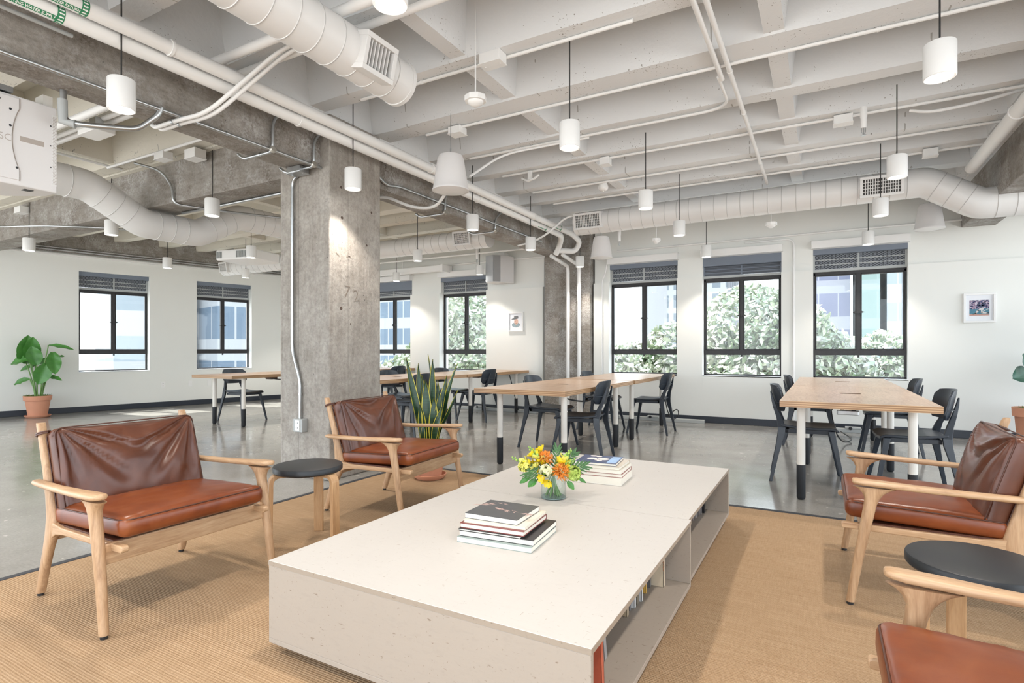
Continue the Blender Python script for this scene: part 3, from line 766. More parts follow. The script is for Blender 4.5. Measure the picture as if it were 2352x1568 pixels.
# small boxes, sensors, sprinklers
def jbox(label, x, y, z, w=.11, d=.11, h=.06, rz=0, name='junction_box', cat='box', m='white'):
    r = thing(name, label, cat, (x, y, z), rz)
    MB().box(-w / 2, w / 2, -d / 2, d / 2, 0, h).build('box_body', M[m], r, bevel=.004)
    c_ = MB().box(-w / 2 - .004, w / 2 + .004, -d / 2 - .004, d / 2 + .004, -.006, 0)
    for sx in (-1, 1): c_.lathe([(.006, -.009), (.006, -.004)], 8, (sx * w * .36, 0, 0))
    c_.build('box_cover', M[m], r, bevel=.002)
    return r
jbox('white junction box on the joist beside the occupancy sensor rod', -1.95, 3.24, 3.03, .16, .10, .07)
jbox('white junction box from which the nearest bell-shaped speaker hangs', -2.86, 4.14, 3.03, .13, .11, .06)
jbox('white junction box on the joist above the middle pendant lamps', -1.97, 5.54, 3.02, .10, .10, .07)
jbox('white junction box left of the bright sprinkler', .15, 5.52, 3.02, .14, .09, .07)
jbox('white junction box near the upper right corner of the ceiling', .93, 6.86, 3.02, .12, .09, .07)
jbox('white junction box left of the column with conduit through it', -5.75, 3.19, 3.0, .16, .10, .07)
jbox('white junction box from which the lamp left of the column hangs', -5.40, 3.30, 2.98, .17, .12, .09)
jbox('small white junction box under the ceiling right of the column top', -5.45, 5.6, 2.99, .12, .08, .05)
jbox('white junction box holding the far left pendant lamp', -9.40, 3.38, 2.94, .18, .13, .08)
jbox('galvanised junction box at the top corner of the big column', -3.90, 3.27, 2.60, .16, .10, .05, 0, m='galv')
ap = thing('wireless_access_point', 'flat white rectangular wireless unit under the ceiling left of the long beam', 'wireless unit', (-5.35, 2.42, 2.93), 0)
MB().prism(rrect(.30, .16, .02), lambda a, b, t: (a, b, -.02 + .045 * t)).build('unit_case', M['white'], ap, bevel=.006)
MB().box(-.05, .05, -.03, .03, .02, .12).build('unit_bracket', M['galv'], ap)
def sensor(label, x, y, z, zt, r=.06, oct_=True):
    t = thing('occupancy_sensor', label, 'sensor', (x, y, z), 0)
    MB().lathe([(r, .02), (r, .055), (r * .9, .06)], 8 if oct_ else 28, (0, 0, 0)).build('sensor_box', M['white'], t, bevel=.003)
    MB().lathe([(.0, -.012), (r * .3, -.010), (r * .5, 0), (r * .7, .01), (r * .72, .022)], 28).build('sensor_lens', M['white'], t, smooth=50)
    MB().cyl((0, 0, .055), (0, 0, zt - z), .0045, n=8).build('hanger_rod', M['white'], t, smooth=60)
    return t
sensor('round white sensor on an octagonal box hanging from a long thin rod under the ceiling', -2.03, 3.15, 2.74, 3.50, .075)
sensor('small white sensor hanging on a short rod above the window nearest the pilaster', -1.98, 7.6, 2.56, 2.84, .06)
sensor('small white sensor hanging on a short rod above the middle window', -.56, 7.6, 2.62, 2.86, .07)
sm = thing('smoke_detector', 'white smoke detector under a far joist left of a pendant lamp', 'detector', (-2.29, 6.36, 3.0))
MB().lathe([(.03, 0), (.05, .012), (.06, .03), (.06, .05), (.045, .09)], 28).build('detector_body', M['white'], sm, smooth=40)
MB().lathe([(.0, -.012), (.012, -.01), (.014, .002)], 12).build('detector_lens', M['zinc'], sm, smooth=60)
def sprinkler(label, x, y, z, zt):
    t = thing('fire_sprinkler', label, 'sprinkler', (x, y, z))
    MB().lathe([(.018, .06), (.022, .07), (.022, .14), (.026, .15), (.026, .15 + zt - z - .15)], 16).build('drop_pipe', M['white'], t, smooth=40)
    h = MB().lathe([(.020, 0), (.020, .003)], 14)
    h.tube([(.012, 0, .065), (.015, 0, .03), (.004, 0, .006)], .003, 6); h.tube([(-.012, 0, .065), (-.015, 0, .03), (-.004, 0, .006)], .003, 6); h.cyl((0, 0, .01), (0, 0, .06), .004, n=8)
    h.build('sprinkler_head', M['galv'], t, smooth=50)
sprinkler('white fire sprinkler hanging from a joist at the upper right', .29, 5.38, 2.85, 3.08)
sprinkler('white fire sprinkler below the long duct near the pilaster', -2.55, 7.75, 2.60, 2.86)
sprinkler('white fire sprinkler in front of the far wall left of the pilaster', -5.25, 8.2, 2.62, 2.85)
hk = thing('cable_cradle', 'small white metal cable cradle fixed to a joist above the middle of the room', 'bracket', (-2.83, 5.50, 2.98))
MB().tube([(-.10, 0, .03), (-.02, 0, -.01), (.06, 0, .01), (.10, .02, .05)], .012, 8).build('cradle_arm', M['white'], hk, smooth=60)
MB().box(-.02, .02, -.02, .02, 0, .10).build('cradle_clip', M['white'], hk, bevel=.003)

# pendant lamps
def make_pendant():
    r = thing('pendant_lamp', 'x', 'pendant lamp', (0, 0, 2.43), 0, 'white cylinder pendant lamps')
    MB().lathe([(.055, .004), (.064, 0), (.068, .004), (.068, .165), (.064, .17), (.008, .172)], 40, caps=False).build('lamp_shade', M['white'], r, smooth=40)
    MB().lathe([(.0575, .006), (.0, .0061)], 32, caps=False).build('diffuser', M['lamp'], r, fix=False)
    MB().lathe([(.010, .17), (.010, .185)], 12).build('cord_grip', M['cord'], r, smooth=40)
    MB().cyl((0, 0, .18), (0, 0, .72), .0042, n=8).build('cord', M['cord'], r, smooth=60)
    return r
PX = {0: .50, 1: -1.46, 2: -3.401, 3: -5.30, 4: -7.20, 5: -9.30}
PYY = (0.0, 1.66, 3.41, 5.22, 6.63, 8.36)
PL = [  # column, row, cord length above lamp, label
 (2, 1, 'white pendant lamp hanging highest at left in front of the long concrete beam'),
 (1, 1, 'pendant lamp cut off by the top edge, only its glowing underside showing'),
 (2, 2, 'pendant lamp hanging right in front of the big concrete column'),
 (1, 2, 'pendant lamp with a long black cord hanging alone above the coffee table flowers'),
 (0, 2, 'large near pendant lamp hanging at the upper right'),
 (3, 2, 'pendant lamp hung from a white box just left of the big column'),
 (2, 3, 'pendant lamp in front of the beam just right of the bell-shaped speaker'),
 (1, 3, 'pendant lamp hanging in front of the left part of the long window duct'),
 (1, 4, 'pendant lamp hanging over the window nearest the pilaster, its cord crossing the duct'),
 (0, 3, 'pendant lamp below the right end of the long window duct'),
 (0, 4, 'pendant lamp in front of the duct grille at the right'),
 (0, 5, 'small far pendant lamp against the white fascia of the rightmost window'),
 (1, 5, 'small far pendant lamp at the left corner of the middle window'),
 (2, 4, 'far pendant lamp in front of the beam end beside the pipe elbows'),
 (2, 5, 'smallest pendant lamp in front of the far concrete pilaster'),
 (3, 4, 'far pendant lamp under the white duct right of the big column'),
 (4, 5, 'tiny pendant lamp closest to the right edge of the big column'),
 (3, 5, 'tiny pendant lamp beside the loudspeaker on the far wall'),
 (5, 2, 'pendant lamp at the far left edge above the paddle-leaf plant'),
 (5, 3, 'far pendant lamp between the two windows of the left wall'),
 (4, 3, 'far pendant lamp under the cranked duct just left of the big column'),
 (5, 4, 'tiny pendant lamp in front of the grilled duct end left of the big column'),
 (4, 2, 'pendant lamp half hidden behind the cranked duct at left'),
]
SPOT = bpy.data.lights.new('pendant_spot', 'SPOT'); SPOT.energy = 44; SPOT.color = (1, .92, .83); SPOT.spot_size = math.radians(104); SPOT.spot_blend = .55; SPOT.shadow_soft_size = .05
pend = make_pendant()
for i, (cx, ry, lb) in enumerate(PL):
    p = (PX[cx], PYY[ry], 2.43)
    if i == 0:
        pend.location = p; pend['label'] = lb
    else: dup(pend, p, None, lb)
for cx in range(6):
    for ry in range(6):
        l = bpy.data.objects.new('pendant_light', SPOT); COL.objects.link(l); l.location = (PX[cx], PYY[ry], 2.428)

# bell-shaped hanging speakers
def make_bell():
    r = thing('hanging_speaker', 'x', 'speaker', (0, 0, 2.40), 0, 'white bell-shaped hanging speakers')
    MB().lathe([(.0, .305), (.078, .305), (.100, .296), (.113, .265), (.140, .09), (.150, .02), (.155, .012), (.155, 0), (.140, -.004)], 48, caps=False).build('speaker_bell', M['speaker'], r, smooth=35)
    MB().lathe([(.144, -.001), (.09, -.012), (.0, -.016)], 40, caps=False).build('speaker_grille', M['duct'], r, smooth=60)
    t = MB(); t.tube([(0, 0, .30), (0, 0, .36)], .006, 8); t.cyl((0, 0, .35), (0, 0, .66), .0025, n=6)
    t.build('hanging_cable', M['galv'], r, smooth=60)
    return r
bell = make_bell(); bell.location = (-2.77, 3.91, 2.455); bell['label'] = 'largest bell-shaped white speaker hanging in front of the thick pipes near the column'
dup(bell, (-2.745, 7.55, 2.405), None, 'bell-shaped white speaker hanging beside the far concrete pilaster')
dup(bell, (1.116, 8.29, 2.55), None, 'bell-shaped white speaker hanging under the bend of the right-hand duct')

# box loudspeakers
sp = thing('box_loudspeaker', 'big white box loudspeaker with a handle slot hung at the upper left edge', 'speaker', (-4.10, 1.643, 2.06))
MB().prism([(0, 0), (0, -.72), (-.14, -.72), (-.36, -.60), (-.36, -.13), (-.14, 0)], lambda a, b, t: (a, b, .52 * t)).build('cabinet', M['speaker'], sp, bevel=.008)
def outline(y0, y1, bulge, z0, z1, n=14):
    pts = [(y0, z0), (y0, z1), (y1, z1)]
    pts += [(y1, z1 - .06)] + [(y1 - bulge * math.sin(PI * k / n) ** .8, z1 - .06 - (z1 - z0 - .12) * k / n) for k in range(1, n)] + [(y1, z0 + .06), (y1, z0)]
    return pts
MB().prism(outline(-.72, -.187, .035, .03, .505), lambda a, b, t: (-.001 + .010 * t, a, b)).build('side_panel', M['speaker'], sp, bevel=.004)
MB().tube([(.001, a, b) for a, b in outline(-.72, -.184, .035, .027, .508)[2:]], .0035, 6).build('panel_seam', M['groove'], sp, smooth=60)
MB().box(-.02, .0012, -.182, -.066, .262, .292).build('handle_slot', M['groove'], sp)
g = MB().box(-.10, .0018, -.026, -.004, .04, .47); g.build('front_grille', M['duct'], sp)
gm = MB()
for k in range(46):
    for q in range(4): gm.box(.0018, .0024, -.024 + q * .0055 + (k % 2) * .0025, -.0215 + q * .0055 + (k % 2) * .0025, .05 + k * .009, .0545 + k * .009)
gm.build('grille_holes', M['groove'], sp)
hs = MB()
for y, z in ((-.23, .43), (-.23, .335 - .0), (-.30, .12), (-.2, .10), (-.32, .12), (-.28, .475), (-.30, .49)): hs.lathe([(.0065, 0), (.0065, .002)], 10, (0, 0, 0), T(.009, y, z) @ RY(90))
for z in (.15, .28, .40): hs.lathe([(.004, 0), (.004, .002)], 8, (0, 0, 0), T(.0005, -.034, z) @ RY(90))
for y, sx in ((-.12, .0), (-.34, -.0)): hs.box(-.10, -.05, y - .022, y + .022, -.002, .002)
hs.build('screw', M['black'], sp)
def letters(s, size, Mx, name, m, parent, off=0.0, ext=.0006):
    vs, fs = text_mesh(s, size, off, ext)
    return MB().add(vs, fs, Mx).build(name, m, parent, fix=False)
letters('QSC', .055, T(.0095, -.275, .262) @ RZ(90) @ RX(90), 'speaker_logo', M['groove'], sp, -.0042)
MB().box(-.2, .02, -.72, -.22, .525, .555).build('mounting_bracket', M['galv'], sp)
MB().box(-.16, -.06, -.05, .0, .52, .60).build('hanger_plate', M['offwhite'], sp)
cd = pipe('thick galvanised elbow conduit beside the hanging box loudspeaker', [(-3.98, 1.62, 2.75), (-3.98, 1.63, 2.47), (-3.90, 1.72, 2.465), (-3.80, 1.95, 2.50), (-3.73, 2.03, 2.60), (-3.72, 2.05, 2.66)], .017, 'galv', 'conduit', .05)
MB().tube([(-3.98, 1.62, 2.60), (-3.98, 1.625, 2.47), (-3.94, 1.67, 2.462)], .026, 14).build('conduit_elbow', M['mgray'], cd, smooth=50)
ws = thing('wall_loudspeaker', 'grey fronted box loudspeaker mounted high on the far wall left of the pilaster', 'speaker', (-5.08, 8.62, 2.30), 0)
MB().prism([(-.19, .20), (-.16, -.15), (.02, -.19), (.12, -.10), (.22, .20)], lambda a, b, t: (a, b, .48 * t)).build('cabinet', M['speaker'], ws, bevel=.006)
MB().prism([(-.155, -.155), (-.155, -.16), (.018, -.2), (.022, -.192)], lambda a, b, t: (a, b, .01 + .46 * t)).build('front_grille', plain('grey_grille', (.45, .47, .49), .6), ws)
MB().prism([(.024, -.192), (.028, -.197), (.118, -.108), (.114, -.10)], lambda a, b, t: (a, b, .01 + .46 * t)).build('side_grille', plain('grey_grille_dark', (.30, .30, .30), .6), ws)
MB().box(-.05, .08, .1, .24, .48, .56).build('bracket', M['white'], ws)
scr = thing('projector_screen_case', 'long white roll-up screen housing above the far windows left of the pilaster', 'screen case', (-7.3, 8.62, 2.60), 0)
MB().box(-1.6, 1.0, -.06, .06, 0, .11).build('case', M['white'], scr, bevel=.01)
for x in (-1.62, 1.02): MB().box(x - .03, x + .03, -.07, .26, -.02, .12).build('bracket', M['white'], scr, bevel=.006)
MB().cyl((.05, -.02, .11), (.05, -.02, .42), .006, n=8).build('hanger_rod', M['white'], scr, smooth=60)
fc = thing('fan_coil_unit', 'white ceiling air unit with louvred sides under the far end of the cranked duct', 'air unit', (-8.0, 5.75, 2.50), 12)
MB().box(-.35, .35, -.30, .30, 0, .16).build('unit_case', M['white'], fc, bevel=.02)
k = MB()
for i in range(12): k.box(.05 + i * .023, .06 + i * .023, -.312, -.30, .03, .13)
for i in range(5): k.box(-.33 + i * .022, -.32 + i * .022, -.312, -.30, .03, .13)
k.build('louvre', M['mgray'], fc)
# ------------------------------------------------------------------ rug
rg = thing('area_rug', 'large tan woven sisal rug with a dark bound edge under the lounge seating', 'rug', (-.9, .9, 0))
MB().box(-2.50, 3.3, -2.4, 3.27, .0005, .010).build('weave', M['rug'], rg)
e = MB(); e.box(-2.535, -2.495, -2.4, 3.305, .0005, .013); e.box(-2.535, 3.3, 3.265, 3.305, .0005, .013)
e.build('binding', M['rugedge'], rg, bevel=.003)
RT = .0116     # top of the rug

# ------------------------------------------------------------------ leather lounge chairs
def rbox(w, d, h, r, nx, ny, nz, fn=None):
    """closed rounded box on a fine grid; fn(p, unit) may displace"""
    mb = MB(); idx = {}
    def axis(n, L, rr):      # denser near the edges
        out = []
        for i in range(n + 1):
            t = i / n; t = t + .12 * math.sin(2 * PI * t) * -1
            out.append((t - .5) * L)
        return out
    X, Y, Z = axis(nx, w, r), axis(ny, d, r), axis(nz, h, r)
    def vid(p):
        k = (round(p[0], 5), round(p[1], 5), round(p[2], 5))
        if k not in idx:
            q = Vector(p)
            c = Vector((max(-w / 2 + r, min(w / 2 - r, q.x)), max(-d / 2 + r, min(d / 2 - r, q.y)), max(-h / 2 + r * .8, min(h / 2 - r * .8, q.z))))
            v = q - c
            if v.length > 1e-7:
                s = max(abs(v.x) / r if r else 0, abs(v.y) / r, abs(v.z) / (r * .8))
                n = Vector((v.x / r, v.y / r, v.z / (r * .8))).normalized()
                q = c + Vector((n.x * r * s, n.y * r * s, n.z * r * .8 * s))
            q = fn(q, (p[0] / (w / 2), p[1] / (d / 2), p[2] / (h / 2))) if fn else q
            idx[k] = len(mb.v); mb.v.append(tuple(q)); mb.a.append(0.0)
        return idx[k]
    def face(A, B, f):
        for i in range(len(A) - 1):
            for j in range(len(B) - 1):
                mb.f.append(tuple(vid(f(a, b)) for a, b in ((A[i], B[j]), (A[i + 1], B[j]), (A[i + 1], B[j + 1]), (A[i], B[j + 1]))))
    for z in (Z[0], Z[-1]): face(X, Y, lambda a, b: (a, b, z))
    for y in (Y[0], Y[-1]): face(X, Z, lambda a, b: (a, y, b))
    for x in (X[0], X[-1]): face(Y, Z, lambda a, b: (x, a, b))
    return mb
def seat_fn(seed):
    def fn(q, u):
        a = max(0, 1 - abs(u[0]) ** 3) * max(0, 1 - abs(u[1]) ** 3)
        k = 1 if u[2] > 0 else -.25
        n = noise.noise(Vector((q.x * 5 + seed, q.y * 3, 1))) * .007 + noise.noise(Vector((q.x * 16 + seed, q.y * 9, 4))) * .0035
        ed = math.exp(-((abs(u[0]) - .86) / .10) ** 2) + math.exp(-((abs(u[1]) - .86) / .10) ** 2)
        w = noise.noise(Vector((q.x * 34 + seed, q.y * 34, 2))) * .003 * min(1, ed)
        if u[2] > .3: q = q + Vector((0, 0, .020 * a + n * (.4 + a) + w))
        return q
    return fn
def back_fn(seed, W, H):
    def fn(q, u):            # x thickness (front +), y width, z height
        a = max(0, 1 - abs(u[1]) ** 2.5) * max(0, 1 - abs(u[2]) ** 2.5)
        d = .030 * a
        # folds fanning from the two upper corners where the straps pull
        for sg in (-1, 1):
            v = Vector((q.y - sg * W * .47, q.z - H * .5)); r = v.length; th = math.atan2(v.y, -v.x * sg)
            ph = th * 13 + noise.noise(Vector((q.y * 3, q.z * 3, seed))) * 3.2 + seed
            amp = .011 * math.exp(-((r - .17) / .17) ** 2) * min(1, r / .05)
            d += amp * (math.sin(ph) + .5 * math.sin(ph * 1.9 + 1))
        d += noise.noise(Vector((q.y * 5.5, q.z * 5.5, seed))) * .010 * a + noise.noise(Vector((q.y * 15, q.z * 10, seed + 3))) * .004
        if u[0] > 0: q = q + Vector((d, 0, 0))
        else: q = q + Vector((-.012 * a, 0, 0))
        sag = .010 * (1 - u[1] ** 2)
        if u[2] > .5: q = q - Vector((0, 0, sag))
        return q
    return fn
def make_lounge(seed, label):
    r = thing('lounge_chair', label, 'armchair', (0, 0, 0), 0, 'leather lounge chairs around the coffee table')
    def ell(c, a, b, ax, n=14, p=2.6):     # superellipse ring in plane spanned by ax
        out = []
        for k in range(n):
            t = 2 * PI * k / n; cs, sn = math.cos(t), math.sin(t)
            out.append(Vector(c) + Vector(ax[0]) * (math.copysign(abs(cs) ** (2 / p), cs) * a) + Vector(ax[1]) * (math.copysign(abs(sn) ** (2 / p), sn) * b))
        return out
    XY = ((1, 0, 0), (0, 1, 0)); YZ = ((0, 1, 0), (0, 0, 1))
    for sg in (-1, 1):
        y = sg * .365
        leg = MB(); rings = []
        for z, x, a, b in ((.012, .330, .0165, .0165), (.20, .300, .019, .019), (.36, .271, .0225, .0215), (.435, .257, .024, .0225), (.462, .251, .028, .023), (.482, .247, .040, .0235), (.497, .243, .058, .0245), (.508, .240, .082, .025)):
            rings.append(ell((x, y + sg * (0 if z > .3 else (.3 - z) * .02), z), a, b, XY, 16, 2.3))
        leg.loft(rings); f = leg.build('front_leg', M['oak_z'], r, smooth=50)
        MB().lathe([(.0135, 0), (.0135, .013)], 14, (.331, y + sg * .006, 0)).build('glide', M['black'], f, smooth=40)
        arm = MB(); rings = []
        for x, yy, z, a, b in ((.324, .372, .531, .008, .006), (.320, .372, .531, .018, .0105), (.308, .372, .530, .025, .0125), (.28, .371, .527, .031, .0135), (.22, .369, .525, .032, .0135), (.10, .364, .519, .028, .013), (-.08, .354, .513, .022, .013), (-.22, .345, .511, .021, .013), (-.30, .340, .512, .020, .012), (-.312, .339, .512, .016, .009)):
            rings.append(ell((x, sg * yy, z), a, b, YZ, 16, 2.8))
        arm.loft(rings); arm.build('armrest', M['oak_x'], r, smooth=50)
        y = sg * .312
        rl = MB(); rings = []
        path = [(-.338, .012), (-.300, .12), (-.262, .22), (-.238, .275), (-.226, .315), (-.226, .36), (-.240, .44), (-.268, .55), (-.305, .67), (-.333, .752), (-.337, .765)]
        wid = [.019, .023, .030, .040, .046, .036, .026, .022, .019, .017, .012]
        for (x, z), a in zip(path, wid):
            rings.append(ell((x, y, z), a, .0165, XY, 14, 3))
        rl.loft(rings)
        f = rl.build('rear_leg', M['oak_z'], r, smooth=50)
        MB().lathe([(.013, 0), (.013, .013)], 14, (-.338, y, 0)).build('glide', M['black'], f, smooth=40)
        rail = MB()
        prof = [(-.255, .225), (-.215, .272), (-.17, .297), (-.10, .305), (.10, .307), (.355, .309), (.362, .316), (.362, .330), (.355, .336), (.10, .334), (-.12, .334), (-.20, .345), (-.235, .37)]
        rail.prism(prof, lambda a, b, t: (a, sg * (.338 - .028 * t) - sg * .012, b))
        rail.build('side_rail', M['oak_x'], r, bevel=.004)
        MB().cyl((.275, sg * .300, .322), (.275, sg * .366, .322), .006, n=10).build('rail_bolt', M['galv'], r, smooth=50)
        stp = MB()
        for k in range(2):
            ringp = []
            for j in range(18):
                t = 2 * PI * j / 18
                ringp.append((-.318 + .026 * math.cos(t) + .022 * (math.cos(t) > .0) * math.cos(t), y + .0215 * math.sin(t), .715 + .012 * math.cos(t) + k * .007))
            stp.tube(ringp + [ringp[0]], .0038, 6, False)
        stp.build('strap', M['leather_dark'], r, smooth=60)
    cr = MB(); cr.box(.262, .286, -.352, .352, .258, .338); cr.build('front_rail', M['oak_y'], r, bevel=.005)
    rr = MB(); rr.box(-.238, -.214, -.30, .30, .262, .325); rr.build('rear_rail', M['oak_y'], r, bevel=.005)
    for x, z, lb in ((-.312, .662, 1), (-.262, .47, 0)):
        MB().prism(rrect(.022, .05, .008), lambda a, b, t: (x + a, -.305 + .61 * t, z + b)).build('back_rail', M['oak_y'], r, smooth=50)
    MB().box(-.20, .27, -.31, .31, .334, .342).build('seat_webbing', M['leather_dark'], r)
    W, D, H = .632, .565, .082
    Ms = T(.065, 0, .386) @ RY(-2.2)
    s = rbox(D, W, H, .034, 40, 44, 8, seat_fn(seed)); s.v = [tuple(Ms @ Vector(v)) for v in s.v]
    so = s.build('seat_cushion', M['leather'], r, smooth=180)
    def seam(zz, out_):
        pts = [(a, b, zz) for a, b in rrect(D + out_, W + out_, .036, 6)]
        return [Ms @ Vector(p) for p in pts + [pts[0]]]
    pp = MB(); pp.tube(seam(.030, -.012), .0032, 6, False); pp.tube(seam(-.024, -.016), .0032, 6, False)
    pp.build('piping', M['leather_dark'], so, smooth=180)
    BH, BW, BT = .388, .622, .085
    Mb = T(-.214, 0, .556) @ RY(-17)
    b = rbox(BT, BW, BH, .034, 6, 56, 40, back_fn(seed + 2.7, BW, BH)); b.v = [tuple(Mb @ Vector(v)) for v in b.v]
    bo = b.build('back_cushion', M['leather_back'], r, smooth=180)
    pts = [(BT * .42, a, c) for a, c in rrect(BW - .012, BH - .012, .034, 6)]
    pp = MB(); pp.tube([Mb @ Vector(p) for p in pts + [pts[0]]], .003, 6, False)
    pts = [(-BT * .40, a, c) for a, c in rrect(BW - .008, BH - .008, .034, 6)]
    pp.tube([Mb @ Vector(p) for p in pts + [pts[0]]], .003, 6, False)
    pp.build('piping', M['leather_dark'], bo, smooth=180)
    return r
for seed, lb, loc, rz in ((1.3, 'brown leather oak-framed lounge chair at the left front of the rug', (-2.705, 1.47), 0),
                          (5.2, 'brown leather oak-framed lounge chair by the concrete column and snake plant', (-2.635, 3.05), 4),
                          (9.1, 'brown leather oak-framed lounge chair seen from its side at the right edge', (.433, 3.18), 180),
                          (13.7, 'brown leather oak-framed lounge chair mostly cut off at the lower right corner', (.458, 1.32), 180)):
    c_ = make_lounge(seed, lb); c_.location = (loc[0], loc[1], RT); c_.rotation_euler = (0, 0, math.radians(rz))

# ------------------------------------------------------------------ bentwood stools
def make_stool():
    r = thing('bentwood_stool', 'x', 'stool', (0, 0, 0), 0, 'three-legged stools beside the lounge chairs')
    MB().lathe([(0, .402), (.172, .402), (.182, .405), (.188, .412), (.188, .434), (.185, .439), (.178, .441), (0, .441)], 64, caps=False).build('seat', M['stooltop'], r, smooth=35)
    for k in range(3):
        A = RZ(k * 120)
        path = bez([(.10, 0, .396), (.199, 0, .396), (.205, 0, .0)], 8, .06)
        rings = []
        for i, p in enumerate(path):
            a = path[max(i - 1, 0)]; b = path[min(i + 1, len(path) - 1)]
            t = (b - a).normalized(); n = Vector((0, 1, 0)).cross(t)
            rings.append([p + n * sx * .0115 + Vector((0, 1, 0)) * sy * .026 for sx, sy in ((-1, -1), (1, -1), (1, 1), (-1, 1))])
        MB().loft(rings, True, A).build('leg', M['birch'], r, bevel=.003)
    return r
s1 = make_stool(); s1.location = (-2.555, 2.215, RT); s1.rotation_euler = (0, 0, math.radians(122)); s1['label'] = 'three-legged bentwood stool with black seat between the two left lounge chairs'
dup(s1, (.42, 2.21, RT), 96, 'three-legged bentwood stool with black seat between the two right lounge chairs')

# ------------------------------------------------------------------ low coffee table: two open modules side by side
def module(label, x, y):
    r = thing('coffee_table_module', label, 'coffee table', (x, y, RT), 0, 'halves of the low whitewashed board table')
    W, D, z0, z1, t = .615, .613, .040, .334, .018
    MB().box(-W, W, -D, D, z1 - t, z1).build('top_panel', M['osb_top'], r, bevel=.0015)
    MB().box(-W + .001, W - .001, -D + .001, D - .001, z0, z0 + t).build('bottom_panel', M['osb'], r, bevel=.0015)
    for sg in (-1, 1): MB().box(-W + .001, W - .001, sg * (D - .001) - (t if sg > 0 else 0), sg * (D - .001) + (t if sg < 0 else 0), z0 + t, z1 - t).build('end_panel', M['osb'], r, bevel=.0015)
    MB().box(-t / 2, t / 2, -D + .02, D - .02, z0 + t, z1 - t).build('divider', M['osb'], r)
    MB().box(-W + .10, W - .10, -D + .08, D - .04, 0.0, z0).build('plinth', M['osb_edge'], r)
    e = MB()
    for a in ((W - .0005, W + .0007, -D, D), (-W - .0007, -W + .0005, -D, D)): e.box(a[0], a[1], a[2], a[3], z1 - t + .001, z1 - .001)
    for sg in (-1, 1): e.box(-W, W, sg * D - .0007, sg * D + .0007, z1 - t + .001, z1 - .001)
    e.build('board_edge', M['osb_edge'], r)
    return r
module('near half of the low whitewashed strand-board coffee table', -1.126, 1.945)
module('far half of the low whitewashed strand-board coffee table', -1.138, 3.175)
TT = RT + .334          # table top
SH = RT + .058          # shelf

# ------------------------------------------------------------------ books
bookmats = {}
def bm_(col):
    if col not in bookmats: bookmats[col] = plain('book_cover_%d' % len(bookmats), col, .38, var=.06, scale=30)
    return bookmats[col]
def book(label, w, d, h, col, Mx, group, cover=.0022, art=None, hard=True):
    """w along spine (x), d (y; spine at +y), h thick"""
    r = thing('book', label, 'book', (0, 0, 0), 0, group); r.matrix_world = Mx
    c = MB(); o = .003 if hard else .0004
    c.box(-w / 2, w / 2, -d / 2, d / 2, 0, cover); c.box(-w / 2, w / 2, -d / 2, d / 2, h - cover, h); c.box(-w / 2, w / 2, d / 2 - cover, d / 2, 0, h)
    c.build('cover', bm_(col), r)
    MB().box(-w / 2 + o, w / 2 - o, -d / 2 + o, d / 2 - cover, cover, h - cover).build('pages', M['paper'], r)
    if art: art(r, w, d, h)
    return r
G1 = 'books stacked on the near half of the coffee table'; G2 = 'books stacked on the far half of the coffee table'
def art_bird(r, w, d, h):      # blurred pale shapes on a dark sleeve
    rn = random.Random(4); a = MB()
    for cx, cy, L, ang, n in ((-.075, .045, .075, 25, 26), (.055, -.012, .095, -8, 34)):
        for k in range(n):
            t = rn.uniform(-1, 1); x = cx + t * L * math.cos(math.radians(ang)) * .9; y = cy + t * L * math.sin(math.radians(ang)) + rn.gauss(0, .010) * (1 - t * t * .8)
            ln = rn.uniform(.006, .02); an = math.radians(ang + rn.gauss(0, 30)); wd = rn.uniform(.0015, .004)
            dx, dy = math.cos(an) * ln, math.sin(an) * ln; nx, ny = -math.sin(an) * wd, math.cos(an) * wd
            a.add([(x - dx, y - dy, h + .0003), (x + nx, y + ny, h + .0003 + k * 1e-6), (x + dx, y + dy, h + .0003), (x - nx, y - ny, h + .0003 + k * 1e-6)], [(0, 1, 2, 3)])
    a.build('cover_picture', plain('cover_pink_shapes', (.52, .36, .32), .5, var=.4, scale=60), r, fix=False)
def art_discs(r, w, d, h):
    a = MB()
    for x, y, rr in ((-.045, .0, .030), (.02, .005, .034), (-.055, .085, .020), (-.02, .075, .018), (.01, -.05, .016), (-.01, -.035, .013)):
        a.lathe([(rr, 0), (0, .0001)], 24, (x, y, h + .0003), None, False)
    a.build('cover_picture', plain('cover_pale_discs', (.80, .72, .68), .5, var=.2, scale=50), r, fix=False)
    MB().box(.06, w / 2 - .006, -d / 2 + .02, d / 2 - .02, h, h + .0004).build('cover_band', plain('cover_sky', (.30, .46, .70), .4, var=.3, scale=20), r)
def stack(items, x, y, rz, group):
    z = TT + .0006
    for lb, w, d, h, col, dx, dy, dr, art, hard in items:
        book(lb, w, d, h, col, T(x + dx, y + dy, z) @ RZ(rz + dr), group, .0022, art, hard); z += h + .0004
stack([('thick paperback with a marbled green cover at the bottom of the near stack', .315, .275, .021, (.30, .36, .34), 0, 0, 0, None, False),
       ('paperback with a black cover, second from the bottom of the near stack', .312, .27, .021, (.035, .033, .034), 0, .012, .8, None, False),
       ('thin black magazine in the middle of the near stack', .262, .245, .008, (.03, .03, .03), -.026, -.006, 1, None, False),
       ('cream book bound in dark red in the middle of the near stack', .275, .25, .019, (.22, .05, .045), -.018, .004, 0, None, True),
       ('slim cream hardcover just below the top of the near stack', .265, .24, .011, (.72, .66, .55), -.016, .012, 1.5, None, True),
       ('top book of the near stack, dark grey sleeve with blurred pale figures', .230, .215, .021, (.085, .085, .090), -.030, .012, -2, art_bird, False)], -1.115, 1.972, 5, G1)
